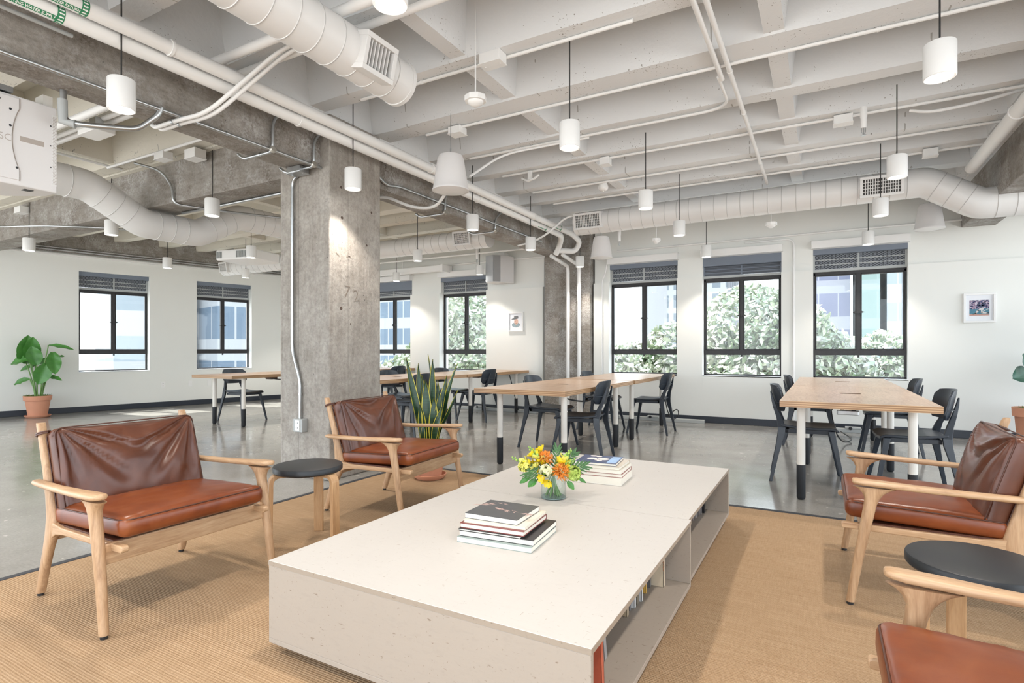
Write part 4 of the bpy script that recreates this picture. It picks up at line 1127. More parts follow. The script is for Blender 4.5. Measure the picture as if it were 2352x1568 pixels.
stack([('thick white volume at the bottom of the far stack', .275, .26, .042, (.78, .74, .68), 0, 0, 0, None, False),
       ('hardcover with a speckled dark red cover in the far stack', .272, .25, .020, (.30, .10, .08), .002, .004, 1, None, True),
       ('plain pale paperback in the middle of the far stack', .268, .25, .020, (.74, .70, .62), .0, .006, 0, None, False),
       ('pale hardcover under the top book of the far stack', .262, .24, .018, (.58, .50, .40), -.004, .0, -1, None, True),
       ('top book of the far stack, navy cover with pale round shapes', .235, .225, .014, (.055, .075, .16), -.02, -.004, 3, art_discs, False)], -1.125, 3.125, 4, G2)

# books standing on the open shelf, spines to the aisle (+x)
G3 = 'books standing on the open shelf of the near half'; G4 = 'books standing on the open shelf of the far half'
def shelf_book(lb, y, th, hgt, dep, xs, col, group, lean=0, pages_front=False, art=None, rz=0):
    # local x = up the spine, y = towards the aisle
    Mx = T(xs, y, SH + .0012 + (th / 2) * math.sin(math.radians(abs(lean)))) @ RZ(rz) @ RX(lean) @ T(-xs, -y, -SH - .0005) @ T(xs - dep / 2, y - th / 2, SH + .0005 + hgt / 2) @ Matrix(((0, 1, 0, 0), (0, 0, 1, 0), (1, 0, 0, 0), (0, 0, 0, 1)))
    return book(lb, hgt, dep, th, col, Mx, group, .0018, art, True)
cream = shelf_book('tall cream hardcover with red lettering at the end of the near shelf row', 2.455, .026, .248, .17, -.605, (.66, .56, .42), G3)
letters('NOXA', .022, T(-.700, 2.4410, SH + .055) @ RX(90), 'cover_lettering', plain('red_ink', (.50, .045, .035), .5), cream, .0004).matrix_parent_inverse = cream.matrix_world.inverted()
rt = MB(); rn_ = random.Random(3)
for k in range(15):
    if k in (4, 5): continue
    z = SH + .075 + k * .0105; rt.box(-.605, -.6043, 2.436, 2.448, z, z + rn_.uniform(.003, .007))
rt.build('spine_lettering', plain('orange_ink', (.66, .24, .10), .5), cream).matrix_parent_inverse = cream.matrix_world.inverted()
for y, th, hg, xs, col, lb in ((2.418, .022, .235, -.655, (.17, .165, .16), 'dark grey book next to the tall cream one on the near shelf'),
                               (2.390, .014, .225, -.665, (.24, .235, .23), 'slim grey book between the dark grey and yellow-edged ones'),
                               (2.348, .012, .22, -.655, (.72, .43, .085), 'book with a mustard yellow spine on the near shelf'),
                               (2.330, .012, .205, -.668, (.045, .045, .05), 'black book beside the mustard yellow spine'),
                               (2.268, .020, .225, -.648, (.70, .69, .68), 'white spined book right beside the olive one on the near shelf'),
                               (2.232, .026, .225, -.655, (.21, .18, .135), 'olive brown book in the middle of the near shelf row'),
                               (2.192, .020, .215, -.655, (.68, .67, .66), 'pale grey white spined book left of the olive one'),
                               (2.162, .012, .21, -.665, (.20, .19, .20), 'narrow charcoal book in the near shelf row'),
                               (2.112, .022, .20, -.660, (.46, .36, .24), 'tan book at the left end of the near shelf row')):
    shelf_book(lb, y, th, hg, .17, xs, col, G3)
for y, th, hg, xs, col, lean, lb in ((1.78, .024, .235, -.63, (.36, .345, .34), 12, 'grey book leaning at the near end of the shelf'),
                                     (1.740, .020, .20, -.66, (.10, .10, .105), 12, 'dark book leaning behind the grey one at the near end of the shelf'),
                                     (1.565, .022, .225, -.562, (.50, .11, .06), 5, 'orange red book leaning just inside the near corner of the table')):
    shelf_book(lb, y, th, hg, .18, xs, col, G3, lean)
for y, th, hg, xs, col, lb in ((3.70, .040, .245, -.655, (.035, .035, .04), 'thick black book at the far end of the far shelf'),
                               (3.640, .014, .225, -.665, (.40, .37, .36), 'slim grey book next to the thick black one on the far shelf'),
                               (3.600, .020, .22, -.672, (.30, .28, .27), 'mid grey book, third from the end of the far shelf row'),
                               (3.560, .016, .22, -.680, (.50, .46, .44), 'pale grey book, fourth from the end of the far shelf row'),
                               (3.525, .014, .215, -.684, (.24, .22, .22), 'dark grey book in the far shelf row'),
                               (3.490, .016, .21, -.686, (.34, .27, .24), 'brown book at the near end of the far shelf row')):
    shelf_book(lb, y, th, hg, .17, xs, col, G4)

# ------------------------------------------------------------------ vase and flowers
VX, VY = -1.205, 2.605
R_ = Vector((.874, .4857, 0)); F_ = Vector((-.4857, .874, 0)); Z_ = Vector((0, 0, 1))       # sideways / away / up, for arranging the flowers
vs = thing('glass_vase', 'short clear glass cylinder vase holding flowers on the coffee table', 'vase', (VX, VY, TT + .0005))
MB().lathe([(.0, .0), (.058, 0), (.064, .004), (.065, .012), (.065, .125), (.0635, .127), (.062, .125), (.062, .012), (.058, .008), (0, .008)], 48, caps=False).build('vase_wall', M['vase'], vs, smooth=40)
MB().lathe([(.0, .001), (.058, .001), (.0635, .005), (.0635, .009), (.0, .0095)], 48, caps=False).build('vase_foot', M['vasebase'], vs, smooth=40)
GF = 'cut flowers in the glass vase'
FL = {k: plain('petal_' + k, c, .5, var=.18, scale=60) for k, c in (('orange', (.80, .27, .03)), ('amber', (.80, .42, .06)), ('yellow', (.90, .66, .02)), ('lemon', (.80, .76, .18)), ('cream', (.80, .78, .48)), ('lime', (.50, .62, .14)), ('bud', (.34, .50, .10)))}
def vp(a, up, b=0): return Vector((VX, VY, TT)) + R_ * a + F_ * b + Z_ * up
def flower(name, label, tip, foot, cat='flower', r=.0032, bend=.5):
    """stem from inside the vase to the bloom; returns root and tip direction"""
    root = thing(name, label, cat, tuple(foot), 0, GF)
    mid = (foot + tip) / 2 + Z_ * .012
    nk = Vector((VX, VY, TT + .125)); pm = nk + (tip - nk) * .08; pm.z = TT + .125
    pts = crv([foot, (foot + pm) / 2, pm, tip], 6)
    MB().tube([p - foot for p in pts], r, 7).build('stem', M['stem'], root, smooth=180)
    return root, (pts[-1] - pts[-3]).normalized()
def blob(mb, c, r, seed, sq=1, n=7):
    rings = []
    for i in range(1, n):
        t = PI * i / n
        rings.append([c + Vector((math.sin(t) * math.cos(2 * PI * j / 9), math.sin(t) * math.sin(2 * PI * j / 9), math.cos(t) * sq)) * r * (1 + .35 * noise.noise(Vector((i * .9, j * .8, seed)))) for j in range(9)])
    mb.loft(rings)
def petal(mb, c, d, up, L, w, cup=.3):
    s = d.cross(up).normalized()
    mb.grid(3, 2, lambda u, v: c + d * (L * u) + s * ((v - .5) * 2 * w * math.sin(PI * (.12 + .80 * u))) + up * (L * cup * u * u + w * .5 * abs(v - .5) * 2))
def pincushion(label, tip, foot, r, seed):
    root, d = flower('pincushion_flower', label, tip, foot)
    rn = random.Random(seed); o = tip - foot
    core = MB(); blob(core, o, r * .42, seed); core.build('flower_core', FL['amber'], root, smooth=180)
    n = MB(); face = (Vector((0, 0, 1.1)) - F_ * 1.0 + d * .4).normalized()
    for k in range(190):
        v = Vector((rn.gauss(0, 1), rn.gauss(0, 1), rn.gauss(0, 1))).normalized()
        if v.dot(face) < -.25: v = -v
        a = o + v * r * .30; b = o + v * r * rn.uniform(.88, 1.05) + Z_ * .002
        m = (a + b) / 2 + v.cross(face) * .004
        n.tube([a, m, b], [.0011, .0010, .0016], 4)
    n.build('florets', FL['orange'], root, smooth=180)
    t = MB()
    for k in range(40):
        v = (face + Vector((rn.gauss(0, .35), rn.gauss(0, .35), rn.gauss(0, .35)))).normalized()
        t.tube([o + v * r * .4, o + v * r * .66], .0010, 4)
    t.build('centre', FL['cream'], root, smooth=180)
pincushion('large orange pincushion bloom at the front of the vase', vp(.033, .110 + .028, -.045), vp(-.03, .012, .01), .047, 1)
pincushion('orange pincushion bloom at the back left of the bouquet', vp(-.038, .192, .02), vp(.03, .012, .01), .044, 2)
def snap(label, tip, foot, seed, cols=('lemon', 'yellow'), L=.12):
    root, d = flower('snapdragon_stem', label, tip, foot); rn = random.Random(seed); o = tip - foot
    bd, pt, pt2 = MB(), MB(), MB()
    for k in range(20):
        t = k / 19; c = o - d * L * (1 - t); a = k * 2.4
        u = d.orthogonal().normalized(); w = d.cross(u); out = u * math.cos(a) + w * math.sin(a)
        s = .0165 * (1.15 - .85 * t)
        if t > .5: blob(bd, c + out * s * .9, s * .75, k, 1.3, 5)
        else:
            for q in range(3): petal(pt if k % 2 else pt2, c + out * .004, (out + Vector((rn.gauss(0, .5), rn.gauss(0, .5), rn.gauss(0, .4)))).normalized(), d, .030, .014, .4)
    bd.build('bud', FL['bud'], root, smooth=180); pt.build('petals', FL[cols[0]], root, smooth=180, fix=False); pt2.build('lower_petals', FL[cols[1]], root, smooth=180, fix=False)
snap('snapdragon reaching far out to the left', vp(-.212, .205, .0), vp(.04, .012, .0), 3, L=.15)
snap('snapdragon standing tallest at the upper left of the bouquet', vp(-.125, .255, .02), vp(.025, .012, .03), 4)
snap('snapdragon with green buds at the upper right of the bouquet', vp(.092, .245, .015), vp(-.03, .012, .03), 5)
snap('lower snapdragon with green buds at the right of the bouquet', vp(.108, .198, -.01), vp(-.04, .012, .0), 6)
def cluster(label, tip, foot, r, col, n, seed, name='hydrangea'):
    root, d = flower(name, label, tip, foot); rn = random.Random(seed); o = tip - foot; mb = MB()
    for k in range(n):
        v = Vector((rn.gauss(0, 1), rn.gauss(0, 1), rn.gauss(0, 1))).normalized(); c = o + v * r * rn.uniform(.7, 1)
        u = v.orthogonal().normalized(); w = v.cross(u)
        for q in range(4):
            a = q * PI / 2 + k; petal(mb, c, u * math.cos(a) + w * math.sin(a), v, .013, .0075, .15)
    mb.build('bloom', FL[col], root, smooth=180, fix=False)
    c2 = MB(); blob(c2, o, r * .62, seed); c2.build('bloom_heart', FL['bud'], root, smooth=180)
cluster('lime green hydrangea head at the right of the bouquet', vp(.098, .128, -.02), vp(-.02, .012, -.03), .036, 'lime', 80, 1)
cluster('pale cream stock bloom at the centre of the bouquet', vp(-.042, .145, -.045), vp(.02, .012, -.02), .030, 'cream', 46, 2, 'stock_flower')
cluster('pale yellow stock bloom at the left of the bouquet', vp(-.150, .165, -.01), vp(.03, .012, -.02), .028, 'lemon', 44, 3, 'stock_flower')
def cup(label, tip, foot, col, seed):
    root, d = flower('yellow_blossom', label, tip, foot); rn = random.Random(seed); o = tip - foot; mb = MB()
    u = d.orthogonal().normalized(); w = d.cross(u)
    for q in range(7):
        a = q * 2 * PI / 7; petal(mb, o - d * .008, (u * math.cos(a) + w * math.sin(a) + d * .5).normalized(), d, .030, .013, .35)
    mb.build('petals', FL[col], root, smooth=180, fix=False)
for a, up, b, lb in ((-.105, .215, .02, 'yellow blossom below the tallest snapdragon'), (.030, .185, -.02, 'yellow blossom above the front orange bloom'), (-.030, .098, -.062, 'yellow blossom drooping over the front rim of the vase'),
                     (-.055, .115, -.05, 'yellow blossom under the cream stock bloom'), (.062, .150, -.03, 'yellow blossom tucked between the front orange bloom and the hydrangea'), (-.062, .235, .04, 'yellow blossom at the back top left of the bouquet')):
    cup(lb, vp(a, up, b), vp(-a * .3, .012, .0), 'yellow', int(abs(a) * 1000))
def frond(label, tip, foot, n, L, w, seed, nrm):
    root, d = flower('palm_frond', label, tip, foot, 'leaf stem', .0022); mb = MB(); o = tip - foot
    side = d.cross(nrm).normalized()
    for k in range(n):
        t = k / (n - 1)
        for sg in (-1, 1):
            c = o - d * .085 * (1 - t); dr = (d * (.75 + .5 * t) + side * sg * (1.0 - .5 * t)).normalized()
            petal(mb, c, dr, nrm, L * (1 - .25 * abs(t - .4)), w, -.1)
    mb.build('leaflets', M['frond'], root, smooth=180, fix=False)
fn = (Z_ * .6 - F_).normalized()
frond('striped palm frond fanning out at the left front of the bouquet', vp(-.118, .140, -.03), vp(.03, .012, .0), 7, .075, .0055, 1, fn)
frond('palm frond pointing right from the bouquet over the books', vp(.150, .160, .0), vp(-.03, .012, .01), 6, .06, .006, 2, fn)
frond('blue green frond at the top right of the bouquet', vp(.105, .215, .03), vp(-.01, .012, .03), 6, .05, .006, 3, fn)
frond('grey green frond standing at the top centre of the bouquet', vp(.020, .235, .03), vp(.0, .012, .04), 6, .055, .0055, 4, fn)
def bigleaf(label, tip, foot, L, w):
    root, d = flower('salal_leaf', label, tip, foot, 'leaf stem', .002); mb = MB(); o = tip - foot
    petal(mb, o - d * .01, (d - Z_ * .35).normalized(), fn, L, w, -.1); mb.build('leaf_blade', M['leaf'], root, smooth=180, fix=False)
bigleaf('broad green leaf hanging low at the left of the vase rim', vp(-.098, .095, -.03), vp(.02, .012, 0), .055, .019)
bigleaf('broad green leaf under the hydrangea at the right of the vase rim', vp(.075, .085, -.04), vp(-.02, .012, 0), .05, .016)
bigleaf('pointed green leaf at the far left below the palm frond', vp(-.130, .108, -.02), vp(.03, .012, .01), .06, .014)
bigleaf('dark leaf pointing right beside the hydrangea', vp(.125, .105, .0), vp(-.03, .012, .02), .06, .010)
# ------------------------------------------------------------------ work tables
def make_table():
    r = thing('work_table', 'x', 'table', (0, 0, 0), 0, 'oak topped work tables')
    W, L, h = .465, .995, .744; px, py = .075, .05
    t = MB()     # top with a real cut-out for the cable box
    for a in ((-W, W, -L, -py), (-W, W, py, L), (-W, -px, -py, py), (px, W, -py, py)): t.box(a[0], a[1], a[2], a[3], h - .044, h)
    bmx = t.build('table_top', M['tabletop'], r)
    bm = bmesh.new(); bm.from_mesh(bmx.data); bmesh.ops.remove_doubles(bm, verts=bm.verts, dist=.0005); bm.to_mesh(bmx.data); bm.free()
    MB().box(-px, px, -py, py, h - .10, h - .095).box(-px, -px + .004, -py, py, h - .10, h - .002).box(px - .004, px, -py, py, h - .10, h - .002).box(-px, px, py - .004, py, h - .10, h - .002).box(-px, px, -py, -py + .004, h - .10, h - .002).build('cable_box', plain('cable_box_brown', (.11, .055, .035), .5), r)
    MB().box(-W + .1, W - .1, -L + .24, -L + .29, h - .066, h - .044).box(-W + .1, W - .1, L - .29, L - .24, h - .066, h - .044).build('under_rail', M['offwhite'], r, bevel=.003)
    for sx in (-1, 1):
        for sy in (-1, 1):
            x, y = sx * .338, sy * .727
            g = MB().lathe([(.0285, .255), (.0285, .66), (.0285, h - .044)], 24, (x, y, 0)).build('leg', M['offwhite'], r, smooth=40)
            MB().lathe([(.018, 0), (.024, .004), (.030, .016), (.0305, .256), (.028, .258)], 24, (x, y, 0)).build('leg_sock', M['sock'], g, smooth=40)
    return r
tb = make_table(); tb.location = (.197, 5.375, 0); tb['label'] = 'nearer oak work table of the pair at right below the rightmost window'
dup(tb, (.197, 7.375, 0), None, 'farther oak work table of the right-hand pair against the rightmost window')
dup(tb, (-2.40, 5.415, 0), None, 'nearer oak work table of the middle pair behind the coffee table')
dup(tb, (-2.40, 7.475, 0), None, 'farther oak work table of the middle pair next to the pilaster')
dup(tb, (-5.04, 5.87, 0), None, 'nearer oak work table behind the snake plant')
dup(tb, (-5.04, 7.88, 0), None, 'farther oak work table by the far wall left of the pilaster')
dup(tb, (-7.60, 5.87, 0), None, 'oak work table left of the concrete column')
dup(tb, (-7.60, 7.88, 0), None, 'far oak work table glimpsed just right of the column under its window')

# ------------------------------------------------------------------ dark moulded chairs (front = +x)
def make_chair():
    r = thing('moulded_chair', 'x', 'chair', (0, 0, 0), 0, 'charcoal chairs at the work tables')
    N = 12
    def seat(u, v, lift):
        x = -.205 + .425 * u; y = (v - .5) * .42 * (1 - .10 * (1 - u) - .06 * u ** 8)
        z = .448 + .014 * math.sin(PI * u) * -1 - .022 * max(0, (u - .86) / .14) ** 2 + .012 * (2 * v - 1) ** 2 + .012 * (1 - u)
        return Vector((x, y, z + lift))
    s = MB()
    for rr in range(1):
        rings = []
        for i in range(N + 1):
            u = i / N
            top = [seat(u, j / 10, .010) for j in range(11)]; bot = [seat(u, j / 10, -.010) for j in range(10, -1, -1)]
            rings.append(top + bot)
        s.loft(rings)
    s.build('seat', M['chair'], r, smooth=50, bevel=.004)
    fr = MB(); fr.box(-.17, .18, -.165, -.145, .405, .440).box(-.17, .18, .145, .165, .405, .440).box(.14, .165, -.165, .165, .400, .438).box(-.17, -.145, -.165, .165, .405, .440)
    fr.build('seat_frame', M['chair'], r, bevel=.003)
    b = MB()
    def back(a, c, off):       # a across -1..1, c up 0..1
        w = .212 * (1 - .05 * (2 * c - 1) ** 2)
        e = 1 - .16 * max(0, abs(2 * c - 1) - .55) ** 1.2
        y = a * w * e
        x = -.262 + .070 * (a * a) - .050 * (c - .5)
        z = .575 + .235 * c - .012 * a * a * (2 * c - 1)
        return Vector((x + off, y, z))
    rings = []
    for i in range(17):
        a = -1 + 2 * i / 16
        k = 1 - .34 * (max(0, abs(a) - .86) / .14) ** 1.5
        cs = [.5 + (j / 8 - .5) * k for j in range(9)]
        rings.append([back(a, c, .0075) for c in cs] + [back(a, c, -.0075) for c in reversed(cs)])
    b.loft(rings); b.build('backrest', M['chair'], r, smooth=50, bevel=.003)
    rg_ = MB(); rings = []
    for i in range(15):
        a = -.99 + 1.98 * i / 14; p = back(a, .34, 0)
        rings.append([p + Vector((-.006, 0, -.0035)), p + Vector((-.028, 0, -.002)), p + Vector((-.028, 0, .002)), p + Vector((-.006, 0, .0035))])
    rg_.loft(rings); rg_.build('backrest_ridge', M['chair'], r)
    for sg in (-1, 1):
        l = MB(); rings = []
        for x, y, z, a, c in ((.252, .225, 0, .013, .010), (.205, .192, .25, .017, .013), (.176, .168, .40, .022, .016), (.168, .160, .436, .024, .017)):
            rings.append([(x + sx * a, sg * (y + sy * c), z) for sx, sy in ((-1, -1), (1, -1), (1, 1), (-1, 1))])
        l.loft(rings); l.build('leg', M['chair'], r, bevel=.004)
        l = MB(); rings = []
        for x, y, z, a, c in ((-.282, .232, 0, .013, .010), (-.232, .205, .25, .018, .012), (-.200, .186, .40, .028, .014), (-.198, .178, .45, .030, .014), (-.218, .150, .53, .022, .013), (-.252, .122, .62, .016, .012), (-.274, .108, .70, .010, .010), (-.284, .10, .75, .005, .008)):
            rings.append([(x + sx * a, sg * (y + sy * c), z) for sx, sy in ((-1, -1), (1, -1), (1, 1), (-1, 1))])
        l.loft(rings); l.build('leg', M['chair'], r, bevel=.004)
    return r
ch = make_chair()
CH = [(-.115, 5.42, 3, 'charcoal chair at the near left of the right-hand table pair'),
      (-.12, 7.42, 0, 'charcoal chair at the far left of the right-hand table pair'),
      (.585, 5.28, 184, 'charcoal chair at the near right of the right-hand table pair beside the leather chair'),
      (.60, 7.05, 180, 'charcoal chair at the far right of the right-hand table pair'),
      (-2.74, 5.82, 0, 'charcoal chair at the near left of the middle table pair'),
      (-2.10, 5.20, 186, 'charcoal chair nearest the coffee table at the middle table pair'),
      (-2.70, 7.45, 0, 'charcoal chair at the far left of the middle table pair by the pilaster'),
      (-2.03, 7.48, 180, 'charcoal chair at the far right of the middle table pair facing left'),
      (-4.76, 7.46, 182, 'charcoal chair at the right end of the far table left of the pilaster'),
      (-5.33, 7.55, 0, 'charcoal chair on the window side of the far table left of the pilaster'),
      (-4.66, 5.62, 184, 'large charcoal chair directly behind the snake plant'),
      (-5.36, 6.3, 0, 'charcoal chair half hidden by the right edge of the concrete column'),
      (-7.18, 8.15, 180, 'small far charcoal chair seen between the column and the snake plant'),
      (-7.97, 5.64, 4, 'charcoal chair alone at the table left of the concrete column')]
for i, (x, y, rz, lb) in enumerate(CH):
    if i == 0: ch.location = (x, y, 0); ch.rotation_euler = (0, 0, math.radians(rz)); ch['label'] = lb
    else: dup(ch, (x, y, 0), rz, lb)

# cables and power at the tables
def cable(label, pts, r=.006, m='black'):
    o = MB().tube(crv(pts, 6), r, 7).build('power_cable', M[m], smooth=180)
    return tag(o, label, 'cable', 'power cables at the work tables')
cable('black power cable looped below the nearer middle work table', [(-2.4, 5.42, .64), (-2.45, 5.7, .56), (-2.35, 6.0, .52), (-2.30, 6.2, .60), (-2.38, 6.4, .68)], .009)
cable('black power cable hanging from the far middle table to the floor box', [(-2.05, 8.2, .70), (-2.04, 8.3, .45), (-2.02, 8.4, .20), (-1.95, 8.42, .08), (-1.86, 8.38, .14), (-1.90, 8.45, .22), (-2.06, 8.5, .10)], .007)
cable('black power cable curling below the right-hand tables to the floor box', [(.12, 7.0, .66), (.08, 7.1, .45), (.14, 7.3, .15), (.22, 7.6, .03), (.30, 7.9, .03), (.20, 8.4, .05)], .007)
cable('black power cable hanging beside the far table at the column side', [(-4.55, 8.1, .69), (-4.52, 8.15, .5), (-4.50, 8.25, .2), (-4.6, 8.5, .08), (-4.7, 8.6, .06)], .007)
cable('black cable sagging under the table left of the concrete column', [(-7.3, 5.5, .70), (-7.25, 5.75, .655), (-7.3, 6.1, .66), (-7.35, 6.4, .70)], .008)
for x0, x1, lb in ((-6.7, -4.35, 'grey floor raceway along the far wall left of the pilaster'), (-3.1, -1.55, 'grey floor raceway along the wall behind the middle tables'), (-.2, .9, 'grey floor raceway along the wall behind the right-hand tables')):
    rw = thing('floor_raceway', lb, 'cable raceway', ((x0 + x1) / 2, 8.74, 0), 0, 'floor raceways')
    w = (x1 - x0) / 2
    MB().box(-w, w, -.05, .05, 0, .052).build('raceway_cover', M['mgray'], rw, bevel=.006)
    MB().box(-.09, .09, -.06, .06, .052, .075).build('raceway_box', M['mgray'], rw, bevel=.005)
    MB().lathe([(.022, .0), (.022, .006)], 16, (0, 0, 0), T(-.03, -.061, .06) @ RX(90)).build('raceway_socket', M['black'], rw)
ps = thing('power_strip', 'silver power fitting clipped under the nearer right-hand work table', 'power strip', (.18, 5.36, .60))
MB().prism(rrect(.16, .06, .015), lambda a, b, t: (a, b, -.03 + .035 * t)).build('strip_body', M['galv'], ps, bevel=.004)
for x in (-.04, .04): MB().box(x - .015, x + .015, -.02, .02, .005, .04).build('strip_socket', M['black'], ps, bevel=.003)

# outlets
ob = thing('outlet_box', 'grey metal outlet box with a white double socket on the left face of the column', 'socket', (-3.935, 3.36, .46))
MB().box(-.055, .055, -.062, 0, -.062, .05).build('box_body', M['mgray'], ob, bevel=.004)
MB().box(-.028, .028, -.069, -.06, -.05, .038).build('socket_face', M['white'], ob, bevel=.004)
sl = MB()
for z in (-.025, .017):
    for x in (-.008, .008): sl.box(x - .0015, x + .0015, -.0705, -.068, z - .006, z + .006)
sl.build('socket_slot', M['black'], ob)
for s_, lb in ((2.35, 'white wall socket below the left wall between its two windows'), (2.835, 'blank white wall plate left of the second left window'), (3.19, 'blank white wall plate under the second left window')):
    r = thing('wall_socket', lb, 'socket'); r.matrix_world = ML @ T(s_, 0, .43)
    MB().box(-.035, .035, -.006, 0, -.057, .057).build('wall_plate', M['white'], r, bevel=.002)
    if s_ < 2.5:
        k = MB()
        for z in (-.022, .022): k.box(-.006, .006, -.0075, -.005, z - .006, z + .006)
        k.build('socket_slot', M['black'], r)

# ------------------------------------------------------------------ framed pictures on the back wall
def picture(label, x0, x1, z0, z1, art):
    W, H = x1 - x0, z1 - z0
    r = thing('framed_picture', label, 'picture', ((x0 + x1) / 2, YB - .001, (z0 + z1) / 2))
    w, h = W / 2, H / 2; f = MB(); b = .024
    for a in ((-w, w, h - b, h), (-w, w, -h, -h + b), (-w, -w + b, -h + b, h - b), (w - b, w, -h + b, h - b)): f.box(a[0], a[1], -.034, 0, a[2], a[3])
    f.build('frame', M['white'], r, bevel=.002)
    MB().box(-w + b, w - b, -.012, -.004, -h + b, h - b).build('mount', plain('white_mount', (.80, .82, .86), .8), r)
    art(r, w, h); return r
def flat(mb, pts, y): mb.add([(a, y, b) for a, b in pts], [tuple(range(len(pts)))])
def ell2(cx, cy, a, b, rot=0, n=18):
    r_ = math.radians(rot); return [(cx + a * math.cos(2 * PI * k / n) * math.cos(r_) - b * math.sin(2 * PI * k / n) * math.sin(r_), cy + a * math.cos(2 * PI * k / n) * math.sin(r_) + b * math.sin(2 * PI * k / n) * math.cos(r_)) for k in range(n)]
def limb(mb, pts, w, y):
    for (a, b), (c, d) in zip(pts, pts[1:]):
        L = math.hypot(c - a, d - b); nx, ny = -(d - b) / L * w, (c - a) / L * w
        flat(mb, [(a - nx, b - ny), (c - nx * .8, d - ny * .8), (c + nx * .8, d + ny * .8), (a + nx, b + ny)], y)
    for a, b in pts: flat(mb, ell2(a, b, w, w, 0, 10), y)
def art_ball(r, w, h):
    s = .096
    t = NT('crowd_print'); p = t.co(); n = t.noise(p, 55, 2, .6)
    c = t.ramp(n, [(.34, (.03, .035, .09)), (.44, (.10, .13, .26)), (.50, (.50, .30, .34)), (.56, (.20, .22, .36)), (.62, (.62, .60, .66))], 'CONSTANT'); t.out(c, .7)
    b = MB(); flat(b, [(-s, -s), (s, -s), (s, s), (-s, s)], -.0125); b.build('photo_print', t.m, r, fix=False)
    b = MB(); flat(b, [(-s, -s * .80), (s, -s * .80), (s, -s * .05), (s * .3, -s * .12), (-s, -s * .15)], -.0128); b.build('print_wall', plain('print_teal', (.075, .21, .29), .7, var=.3, scale=60), r, fix=False)
    b = MB(); flat(b, [(-s, -s), (s, -s), (s, -s * .86), (-s, -s * .78)], -.0130); b.build('print_ground', plain('print_clay', (.50, .30, .25), .7), r, fix=False)
    b = MB(); limb(b, [(.03, -.008), (-.012, -.03), (-.034, -.068)], .010, -.0134); limb(b, [(.024, -.012), (.022, -.058), (.078, -.068)], .009, -.0135); limb(b, [(.03, -.048), (.085, -.016)], .004, -.0133)
    flat(b, ell2(.022, -.012, .022, .018), -.0136); b.build('print_player_legs', plain('print_cream', (.62, .60, .60), .7), r, fix=False)
    b = MB(); flat(b, ell2(.018, .022, .026, .022, 20), -.0137); limb(b, [(0, .03), (-.018, .036), (.0, .056)], .007, -.0137); limb(b, [(.03, .03), (.045, .036)], .009, -.0137); flat(b, ell2(.0, .062, .012, .012), -.0138); b.build('print_player_top', plain('print_navy', (.045, .06, .12), .7), r, fix=False)
    b = MB(); limb(b, [(-.034, -.068), (-.06, -.076)], .005, -.0139); limb(b, [(.078, -.068), (.088, -.066)], .005, -.0139); limb(b, [(.03, .05), (.06, .075)], .004, -.0139); b.build('print_player_shoes', plain('print_black', (.02, .02, .025), .7), r, fix=False)
def art_port(r, w, h):
    b = MB(); flat(b, ell2(0, -.055, .085, .045) , -.0128); b.build('print_shoulders', plain('print_grey_teal', (.30, .38, .42), .8, var=.25, scale=40), r, fix=False)
    b = MB(); flat(b, ell2(.005, .005, .042, .055), -.0132); b.build('print_face', plain('print_skin', (.66, .44, .36), .8, var=.15, scale=40), r, fix=False)
    b = MB(); flat(b, ell2(-.02, .058, .075, .014, 8), -.0136); flat(b, [(-.045, .062), (.05, .075), (.046, .105), (-.036, .108)], -.0136); b.build('print_hat', plain('print_hat_grey', (.20, .21, .22), .8, var=.3, scale=40), r, fix=False)
    b = MB(); flat(b, ell2(-.012, .015, .008, .004), -.0139); flat(b, ell2(.022, .017, .008, .004), -.0139); limb(b, [(-.008, -.028), (.018, -.026)], .003, -.0139); b.build('print_features', plain('print_brown', (.18, .12, .10), .8), r, fix=False)
picture('white framed colour photo of a ball player on the wall right of the rightmost window', 1.53, 1.845, 1.44, 1.805, art_ball)
picture('white framed portrait of a figure in a hat on the wall left of the pilaster', -4.985, -4.675, 1.435, 1.785, art_port)

# ------------------------------------------------------------------ potted plants
def pot(root, rt, h, rb, saucer=True):
    z = .022 if saucer else 0
    MB().lathe([(0, z), (rb, z), (rt * .90, z + h * .76), (rt * .915, z + h * .77), (rt, z + h * .78), (rt * 1.03, z + h), (rt * .95, z + h), (rt * .93, z + h * .9), (0, z + h * .9)], 44, caps=False).build('pot', M['terracotta'], root, smooth=30)
    if saucer: MB().lathe([(0, 0), (rb * 1.12, 0), (rb * 1.34, .020), (rb * 1.42, .040), (rb * 1.36, .042), (rb * 1.22, .012), (0, .010)], 40, caps=False).build('saucer', M['terracotta'], root, smooth=35)
    rn = random.Random(5); m = MB(); zz = z + h * .90
    m.lathe([(0, .03), (rt * .5, .03), (rt * .93, .0)], 30, (0, 0, zz), caps=False)
    for k in range(420):
        a = rn.uniform(0, 2 * PI); q = rt * .98 * math.sqrt(rn.random()); c = Vector((q * math.cos(a), q * math.sin(a), zz + .02 + .025 * rn.random()))
        v = Vector((rn.gauss(0, 1), rn.gauss(0, 1), rn.gauss(.6, 1))).normalized() * .016; w = v.orthogonal().normalized() * .003
        m.add([c - w, c + w, c + v], [(0, 1, 2)])
    m.build('moss', M['moss'], root, fix=False)
    return zz
